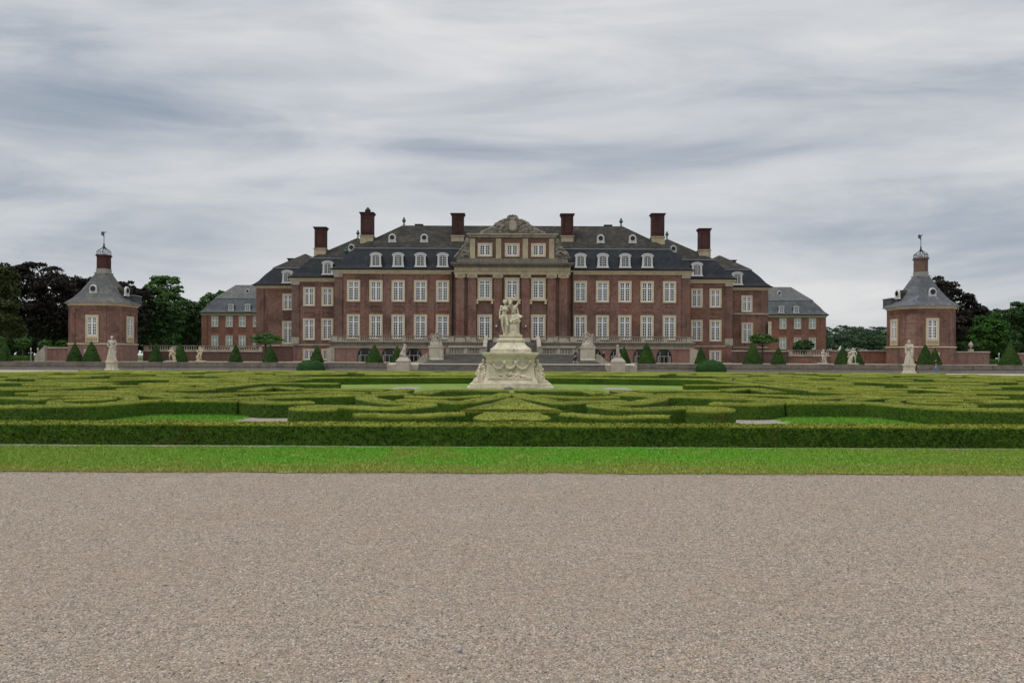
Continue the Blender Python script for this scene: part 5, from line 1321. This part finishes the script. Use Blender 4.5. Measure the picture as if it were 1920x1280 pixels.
ptree('broadleaf_tree', 'bright green round tree right of the right pavilion', 112, 1856, 0, 0, [(1856,622,30,34,0),(1842,635,22,28,-1),(1872,640,24,28,0)], 9000, .38, LEAF_BRIGHT, 42, G2)
ptree('broadleaf_tree', 'tall dark green tree at the right picture edge', 120, 1908, 0, 0, [(1908,600,28,32,0),(1925,620,40,45,1),(1888,640,24,32,-1),(1950,600,40,45,0)], 12000, .42, LEAF_DARK, 43, G2)
ptree('broadleaf_tree', 'dark green trees standing behind the bright green round tree', 150, 1852, 0, 0, [(1842,605,30,26,0),(1872,602,24,22,2),(1860,635,36,34,0)], 9000, .5, LEAF_DARK, 44, G2)
ptree('broadleaf_tree', 'dark tree filling the gap behind the rightmost yew', 135, 1930, 0, 0, [(1925,640,40,26,0),(1900,650,26,20,0)], 5000, .45, LEAF_DARK, 45, G2)
# small clipped standards and garden trees
for k, (px, py, r, lab, Dd) in enumerate(((43,645,13,'round-headed standard tree on the far left, nearer the picture edge',98), (86,647,12,'round-headed standard tree on the far left, middle of three',98), (116,648,11,'round-headed standard tree touching the left pavilion',100), (-2,642,12,'round-headed standard tree cut by the left picture edge',98),
                          (1799,652,12,'round-headed standard tree touching the right pavilion',100), (1829,652,13,'round-headed standard tree between urn lamp and bright green tree',104), (1902,650,12,'round-headed standard tree behind the rightmost yew',98))):
    ptree('standard_tree', lab, Dd, px, 0, 0, [(px,py,r,r*.85,0)], 2600, .2, LEAF_DARK if px > 900 else LEAF_GREEN, 60+k, 'round-headed standard trees', GZ, .22, 60)
ptree('flat_topped_tree', 'small spreading flat-topped tree before the left castle wing', 99, 498, 0, 0, [(498,634,20,8,0),(482,637,14,7,0),(516,637,15,7,.5),(500,640,24,5,-.5)], 2600, .24, LEAF_GREEN, 71, None, GZ, .3, 30)
ptree('flat_topped_tree', 'small spreading tree before the right curved bay', 99, 1430, 0, 0, [(1428,634,18,8,0),(1412,637,12,7,0),(1445,638,12,7,.5),(1430,641,20,5,-.5)], 2600, .24, LEAF_GREEN, 72, None, GZ, .3, 30)
ptree('garden_shrub', 'loose green shrub before the right side building windows', 104, 1507, 0, 0, [(1498,650,12,11,0),(1514,648,11,12,.5),(1505,655,16,9,0)], 3000, .22, LEAF_DARK, 73)
# clipped hedges seen on the terrace level at the far left and right
for xa, xb, yy, lab in ((X(14,93), X(60,93), 93, 'low clipped hedge on the terrace at the far left'), (X(1858,94), X(1990,94), 99, 'low clipped hedge on the terrace at the far right')):
    V, Fq = hedge_geom([(xa, yy), ((xa+xb)/2, yy), (xb, yy)], 1.0, .7, .3, 4, 5, .03, 5); V[:, 2] += GZ
    lv, lf = scatter(V, Fq, 36, .15, .6); V2, F2 = merge([(V, Fq), (lv, lf)]); tag(link('terrace_hedge', npmesh('terrace_hedge', V2, F2, YEW)), lab, 'hedge')
# distant wood on the right, one mass
rf = random.Random(9); lobes = []
for k in range(70):
    px = rf.uniform(1500, 1720); dd = rf.uniform(330, 460); yy = rf.uniform(619, 634) if dd > 400 else rf.uniform(636, 654)
    lobes.append(((X(px, dd), dd, Z(yy, dd, px)), (rf.uniform(4, 7.5), rf.uniform(4, 6), rf.uniform(3.2, 5.5))))
V, Fq = crown_leaves(lobes, 52000, .85, 99, 24, .3); w = link('distant_wood', npmesh('distant_wood', V, Fq, LEAF_FAR)); struct(w, 'stuff'); w['label'] = 'distant green wood beyond the right side building'
# tree belt closing the horizon behind the buildings and to both sides
lobes = []
for k in range(170):
    px = -520+k*11.8 if k < 85 else 1690+(k-85)*11; dd = rf.uniform(170, 205)
    hgt = rf.uniform(2, 5.5) if k % 2 else rf.uniform(5, 8)
    if px > 1700: hgt *= .8
    lobes.append(((X(px, dd), dd, GZ+hgt), (rf.uniform(4, 6), rf.uniform(4, 6), rf.uniform(4, 5.5))))
V, Fq = crown_leaves(lobes, 90000, 1.35, 101, 22, .3); w = link('tree_belt', npmesh('tree_belt', V, Fq, LEAF_DARK)); struct(w, 'stuff'); w['label'] = 'dark belt of trees closing the park behind the pavilions'

# ------------------------------------------------------------------ ground
def sheet(name, x0, x1, y0, y1, z, mat, nx=1, ny=1):
    m = MB()
    xs = np.linspace(x0, x1, nx+1); ys = np.linspace(y0, y1, ny+1)
    vs = [(x, y, z) for y in ys for x in xs]; fs = [(j*(nx+1)+i, j*(nx+1)+i+1, (j+1)*(nx+1)+i+1, (j+1)*(nx+1)+i) for j in range(ny) for i in range(nx)]
    m.add(vs, fs); return struct(m.obj(name, mat))
def m_gravel(name, c, s=75.0, contrast=1.0, patch=True):
    t = NT(name)
    v = t.n('ShaderNodeTexVoronoi'); v.inputs['Scale'].default_value = s; t.l(t.pos, v.inputs['Vector'])
    v2 = t.n('ShaderNodeTexVoronoi'); v2.inputs['Scale'].default_value = s*.42; t.l(t.pos, v2.inputs['Vector'])
    sp = t.n('ShaderNodeSeparateColor'); t.l(v.outputs['Color'], sp.inputs[0])
    sp2 = t.n('ShaderNodeSeparateColor'); t.l(v2.outputs['Color'], sp2.inputs[0])
    col = t.ramp(sp.outputs[0], [(.0, tuple(x*.42 for x in c)), (.25, tuple(x*.8 for x in c)), (.6, c), (.9, tuple(min(.9, x*1.25) for x in c)), (1.0, tuple(min(.95, x*1.45) for x in c))])
    col = t.mix(t.math('MULTIPLY', t.val(sp2.outputs[1], .6, .95), .4), col, (c[0]*1.1, c[1]*.86, c[2]*.72))
    col = t.mix(t.math('MULTIPLY', t.val(sp2.outputs[2], .75, 1.0), .5), col, tuple(x*.5 for x in c))
    gap = t.val(v.outputs['Distance'], .45, .75)
    col = t.mix(t.math('MULTIPLY', gap, .8), col, tuple(x*.3 for x in c))
    if patch:
        col = t.mix(t.math('MULTIPLY', t.val(t.noise(.42, 5, .65, dist=.5, vec=t.map((.55,1.3,1))), .4, .66), .55), col, (c[0]*.72, c[1]*.67, c[2]*.63))
        col = t.mix(t.math('MULTIPLY', t.val(t.noise(2.6, 5, .75, vec=t.map((.6, 1.6, 1))), .5, .72), .3), col, (c[0]*.7, c[1]*.64, c[2]*.58))
        col = t.mix(t.math('MULTIPLY', t.val(t.noise(13, 4, .8), .5, .63), .6), col, (c[0]*.5, c[1]*.48, c[2]*.46))
        col = t.mix(t.math('MULTIPLY', t.val(t.noise(21, 4, .8), .53, .65), .55), col, (c[0]*1.35, c[1]*1.32, c[2]*1.3))
        col = t.mix(t.math('MULTIPLY', t.val(t.noise(5, 4, .75, vec=t.map((.5,1,1))), .52, .68), .3), col, (c[0]*1.15, c[1]*.9, c[2]*.78))
        col = t.mix(t.math('MULTIPLY', t.val(t.noise(.9, 4, .7), .56, .72), .28), col, (c[0]*1.2, c[1]*1.2, c[2]*1.22))
    h = t.math('SUBTRACT', t.math('MULTIPLY', t.math('SUBTRACT', 1.0, v.outputs['Distance']), 1.0), t.math('MULTIPLY', v2.outputs['Distance'], .5))
    return t.out(col, .95, h, .9*contrast, .012)
GRAVEL = m_gravel('forecourt_gravel', (.39,.328,.262), 85)
CHIP = m_gravel('pale_chippings', (.36,.335,.285), 30, 1.0, True)
PATHM = m_gravel('path_gravel', (.5,.43,.35), 40, .6)
TERM = m_gravel('terrace_gravel', (.36,.3,.23), 30, .5)
def m_grass(name, cols, yel, amt=.6, edge=None):
    t = NT(name)
    a = t.noise(.8, 5, .65, dist=.5); b = t.noise(38, 3, .7); c = t.noise(5, 4, .7, vec=t.map((.7,1.6,1)))
    rnd = t.geo.outputs['Random Per Island']
    f = t.math('ADD', t.math('MULTIPLY', b, .7), t.math('MULTIPLY', rnd, .35))
    col = t.ramp(f, [(.2, cols[0]), (.5, cols[1]), (.85, cols[2])])
    y = t.math('ADD', t.math('MULTIPLY', a, .7), t.math('MULTIPLY', c, .45))
    k = t.math('MULTIPLY', t.val(y, .52, .7), amt)
    if edge:   # trampled, dried turf towards the gravel
        sep = t.n('ShaderNodeSeparateXYZ'); t.l(t.pos, sep.inputs[0])
        e = t.val(t.math('ADD', sep.outputs[1], t.math('MULTIPLY', t.math('SUBTRACT', t.noise(.6, 5, .7), .5), 3.4)), edge[1], edge[0])
        k = t.math('MAXIMUM', k, t.math('MULTIPLY', e, .75))
        far = t.val(t.math('ADD', t.math('ABSOLUTE', sep.outputs[0]), t.math('MULTIPLY', t.math('SUBTRACT', t.noise(.35, 4, .7), .5), 6)), 2.0, 8.5)
        k = t.math('MAXIMUM', k, t.math('MULTIPLY', far, .45))
    col = t.mix(k, col, t.mix(b, yel, tuple(x*.55 for x in yel)))
    return t.out(col, .8, b, .4, .02)
GRASS = m_grass('lawn_grass', ((.055,.17,.01), (.115,.33,.018), (.2,.43,.04)), (.38,.34,.085), .6, (10.3, 11.8))
GRASS4 = m_grass('fresh_grass', ((.05,.14,.01), (.1,.27,.018), (.17,.36,.04)), (.3,.32,.07), .4)
GRASS2 = m_grass('inner_lawn', ((.045,.11,.009), (.095,.2,.018), (.16,.27,.04)), (.33,.29,.08), .8)
GRASS3 = m_grass('park_grass', ((.02,.06,.01), (.045,.105,.018), (.08,.15,.03)), (.15,.14,.05), .5)
sheet('ground', -3000, 3000, -60, 77.2, -.03, GRASS3)
sheet('forecourt', -40, 40, -8, 10.35, .0, GRAVEL)
# lawn strip with a slightly ragged kerbless edge
m = MB(); xs = np.linspace(-30, 30, 1200); lo = [(x, 10.24+.1*mnoise.noise(Vector((x*.8, 0, 0)))+.05*mnoise.noise(Vector((x*3.7, 0, 0)))+.04*mnoise.noise(Vector((x*13, 3, 0))) + (-.0045*x if x < 0 else 0)*-1, .012) for x in xs]; hi = [(x, 12.99+.09*mnoise.noise(Vector((x*1.3, 7, 0)))+.05*mnoise.noise(Vector((x*6, 7, 0))), .012) for x in xs]
vs = lo+hi; n = len(xs); m.add(vs, [(i, i+1, n+i+1, n+i) for i in range(n-1)]); struct(m.obj('lawn_strip', GRASS))
sheet('parterre_gravel', -49, 49, 12.8, 60.4, .004, CHIP)
sheet('path', -120, 120, 60.4, 77.2, .006, PATHM)
sheet('terrace_ground', -2800, 2800, 77.6, 3000, GZ, GRASS3)
m = MB(); m.add([(-2800,77.61,-.1),(2800,77.61,-.1),(2800,77.61,GZ),(-2800,77.61,GZ)], [(0,1,2,3)]); struct(m.obj('terrace_bank', STONE_G))
sheet('terrace_gravel', -80, 80, 77.62, 112, GZ+.004, TERM)
def lawn(name, poly, z, mat=None):
    m = MB(); m.add([(x, y, z) for x, y in poly], [tuple(range(len(poly)))]); o = struct(m.obj(name, mat or GRASS2)); return o
lawn('lawn', [(11.6*math.copysign(abs(math.cos(a))**.75, math.cos(a)), 37.6+8.8*math.copysign(abs(math.sin(a))**.85, math.sin(a))) for a in np.linspace(0, 2*math.pi, 60, endpoint=False)], .012)
for s in (-1, 1):
    pl = [(s*a, b) for a, b in ((11.2, 16.9), (10.6, 18.9), (9.4, 19.9), (7.9, 19.9), (7.35, 19.3), (7.3, 16.9))]
    lawn('lawn', pl if s > 0 else pl[::-1], .012, GRASS4)
    sheet('gravel_square', *sorted((s*5.0, s*6.4)), 35.6, 38.4, .018, CHIP)
# grass blades: one object
def blades(name, xr, yr, n, hgt, mat, z, keep=None, seed=3):
    r = np.random.default_rng(seed); x = r.uniform(*xr, n); y = r.uniform(*yr, n)
    k = (np.abs(x) < y*1.25+1.5)
    if keep is not None: k &= keep(x, y)
    x, y = x[k], y[k]; N = len(x); a = r.uniform(0, 6.28, N); h = hgt*r.uniform(.5, 1.25, N); w = .0045+.0022*r.random(N)*(y/10); ln = r.normal(0, .55, (N, 2))*h[:, None]
    b = np.stack([x, y, np.full(N, z)], 1); d = np.stack([np.cos(a)*w, np.sin(a)*w, np.zeros(N)], 1)
    t = b+np.stack([ln[:, 0], ln[:, 1], h], 1); V = np.stack([b-d, b+d, t+d*.2, t-d*.2], 1).reshape(-1, 3)
    o = struct(link(name, npmesh(name, V, np.arange(4*N).reshape(-1, 4), mat)), 'stuff'); o['label'] = 'short turf blades of the lawn'; return o
blades('grass', (-17, 17), (10.12, 13.05), 280000, .033, GRASS, .01, lambda x, y: (y > 10.12+.06*np.sin(x*2.1)*np.sin(x*.7+1)+.05*np.sin(x*11+1)*np.sin(x*3.3)) & (y < 13.0+.07*np.sin(x*5)*np.sin(x*1.7)))
blades('grass', (-11.2, 11.2), (16.9, 19.8), 60000, .05, GRASS4, .01, lambda x, y: (np.abs(x) > 7.4+.1*np.sin(y*9)) & (np.abs(x) < 10.6), 4)
# loose gravel stones near the camera: one object
def stones(n, seed):
    r = np.random.default_rng(seed); y = 3.2+6.9*r.random(n)**1.35; x = r.uniform(-1, 1, n)*(y*.78+.4)
    s = r.uniform(.0035, .0075, n)*(.8+.06*y)*np.where(r.random(n) < .03, 1.5, 1.0)
    base = np.array([(1,0,0),(0,1,0),(-1,0,0),(0,-1,0),(0,0,.75),(.55,.5,.5),(-.5,.5,.55),(-.5,-.55,.5),(.5,-.5,.55)], float)
    f = np.array([(0,1,5),(1,2,6),(2,3,7),(3,0,8),(0,5,8),(1,6,5),(2,7,6),(3,8,7),(4,5,6),(4,6,7),(4,7,8),(4,8,5)])
    a = r.uniform(0, 6.28, n); ca, sa = np.cos(a), np.sin(a); sx = r.uniform(.8, 1.5, n)
    B = base[None]*(1+r.normal(0, .14, (n, 9, 3)))
    bx_, by_ = B[:, :, 0]*sx[:, None], B[:, :, 1]
    V = np.stack([x[:, None]+s[:, None]*(bx_*ca[:, None]-by_*sa[:, None]), y[:, None]+s[:, None]*(bx_*sa[:, None]+by_*ca[:, None]), .0005+s[:, None]*B[:, :, 2]*.8-.002], 2).reshape(-1, 3)
    Fq = (np.arange(n)[:, None, None]*9+f[None]).reshape(-1, 3)
    return V, Fq
t = NT('gravel_stone'); rr = t.geo.outputs['Random Per Island']
STONEM = t.out(t.ramp(rr, [(0, (.06,.052,.05)), (.28, (.2,.17,.145)), (.48, (.36,.3,.25)), (.62, (.42,.32,.24)), (.8, (.46,.4,.335)), (1, (.54,.48,.42))]), .9)
V, Fq = stones(105000, 8); o = struct(link('loose_gravel', npmesh('loose_gravel', V, Fq, STONEM)), 'stuff'); o['label'] = 'loose gravel stones strewn over the forecourt'
g = ground_at(863, 1222, 0)
me = blob_mesh('stone', [('s', (g.x, g.y, .008), (.018,.014,.014), (.5, 'Y')), ('s', (g.x+.007, g.y-.004, .016), (.01,.01,.01))], .003, m_plain('pale_grey_stone', (.3,.31,.33), .9), 0)
tag(link('stone', me), 'single pale grey stone lying on the gravel in the foreground', 'stone')

# ------------------------------------------------------------------ sky, sun, camera
W = bpy.data.worlds.new('World'); S.world = W; W.use_nodes = True
nt = W.node_tree; nt.nodes.clear()
class WN(NT):
    def __init__(s): s.t = nt
w = WN()
SUN_EL, SUN_AZ = math.radians(62), math.radians(245)
sky = w.n('ShaderNodeTexSky'); sky.sky_type = 'NISHITA'; sky.sun_disc = False; sky.sun_elevation = SUN_EL; sky.sun_rotation = SUN_AZ; sky.air_density = 1.2; sky.dust_density = 2.0
tc = w.n('ShaderNodeTexCoord'); sp = w.n('ShaderNodeSeparateXYZ'); w.l(tc.outputs['Generated'], sp.inputs[0])
yy = w.math('MAXIMUM', w.math('ABSOLUTE', sp.outputs[1]), .25)
u = w.math('DIVIDE', sp.outputs[0], yy); v = w.math('DIVIDE', sp.outputs[2], yy)
# cloud streaks drawn out by the wind, sagging towards the middle
bend = w.math('SUBTRACT', v, w.math('MULTIPLY', w.math('MULTIPLY', u, u), .05))
cb = w.n('ShaderNodeCombineXYZ'); w.l(w.math('MULTIPLY', u, 1.9), cb.inputs[0]); w.l(w.math('MULTIPLY', bend, 9.5), cb.inputs[1]); cb.inputs[2].default_value = 3.1
n1 = w.noise(1.0, 8, .55, vec=cb.outputs[0], dist=.45)
cb2 = w.n('ShaderNodeCombineXYZ'); w.l(w.math('MULTIPLY', u, 2.6), cb2.inputs[0]); w.l(w.math('MULTIPLY', bend, 30.0), cb2.inputs[1]); cb2.inputs[2].default_value = 7.7
n2 = w.noise(1.0, 5, .55, vec=cb2.outputs[0], dist=.5)
def blobf(cu, cv, ru, rv):
    a = w.math('DIVIDE', w.math('SUBTRACT', u, cu), ru); b = w.math('DIVIDE', w.math('SUBTRACT', v, cv), rv)
    d = w.math('ADD', w.math('MULTIPLY', a, a), w.math('MULTIPLY', b, b))
    return w.math('POWER', 2.718, w.math('MULTIPLY', d, -1.0))
f = w.math('ADD', w.math('MULTIPLY_ADD', n1, 1.0, .0), w.math('MULTIPLY', w.math('SUBTRACT', n2, .5), .13))
for cu, cv, ru, rv, k in SKYBLOBS:
    f = w.math('ADD', f, w.math('MULTIPLY', blobf(cu, cv, ru, rv), k))
cloud = w.ramp(f, [(.16, (.29,.345,.42)), (.34, (.43,.47,.53)), (.48, (.58,.605,.635)), (.7, (.75,.75,.755))])
b1 = w.n('ShaderNodeBackground'); w.l(sky.outputs[0], b1.inputs[0]); b1.inputs[1].default_value = .1
zen = w.math('MULTIPLY_ADD', w.val(sp.outputs[2], .47, .9), 1.5, 1.0)
b2 = w.n('ShaderNodeBackground'); w.l(cloud, b2.inputs[0]); w.l(zen, b2.inputs[1])
mx = w.n('ShaderNodeMixShader'); mx.inputs[0].default_value = .93; w.l(b1.outputs[0], mx.inputs[1]); w.l(b2.outputs[0], mx.inputs[2])
ow = w.n('ShaderNodeOutputWorld'); w.l(mx.outputs[0], ow.inputs[0])
L = bpy.data.lights.new('sun', 'SUN'); L.energy = 1.1; L.angle = math.radians(22); L.color = (1, .96, .9)
so = bpy.data.objects.new('sun', L); COL.objects.link(so)
d = Vector((math.sin(SUN_AZ)*math.cos(SUN_EL), math.cos(SUN_AZ)*math.cos(SUN_EL), math.sin(SUN_EL)))
so.rotation_euler = (-d).to_track_quat('-Z', 'Y').to_euler(); so.location = (0, 0, 60)
cam = bpy.data.cameras.new('camera'); co = bpy.data.objects.new('camera', cam); COL.objects.link(co)
cam.sensor_width = 36; cam.lens = 24; cam.shift_y = (HOR-640)/1920; cam.clip_end = 6000; cam.clip_start = .1
co.location = (0, 0, EYE); co.rotation_euler = (math.pi/2, -ROLL, 0); S.camera = co
S.view_settings.view_transform = 'Standard'; S.view_settings.look = 'None'; S.view_settings.gamma = 1.0; S.view_settings.exposure = 0.0
S.cycles.max_bounces = 6; S.cycles.diffuse_bounces = 3
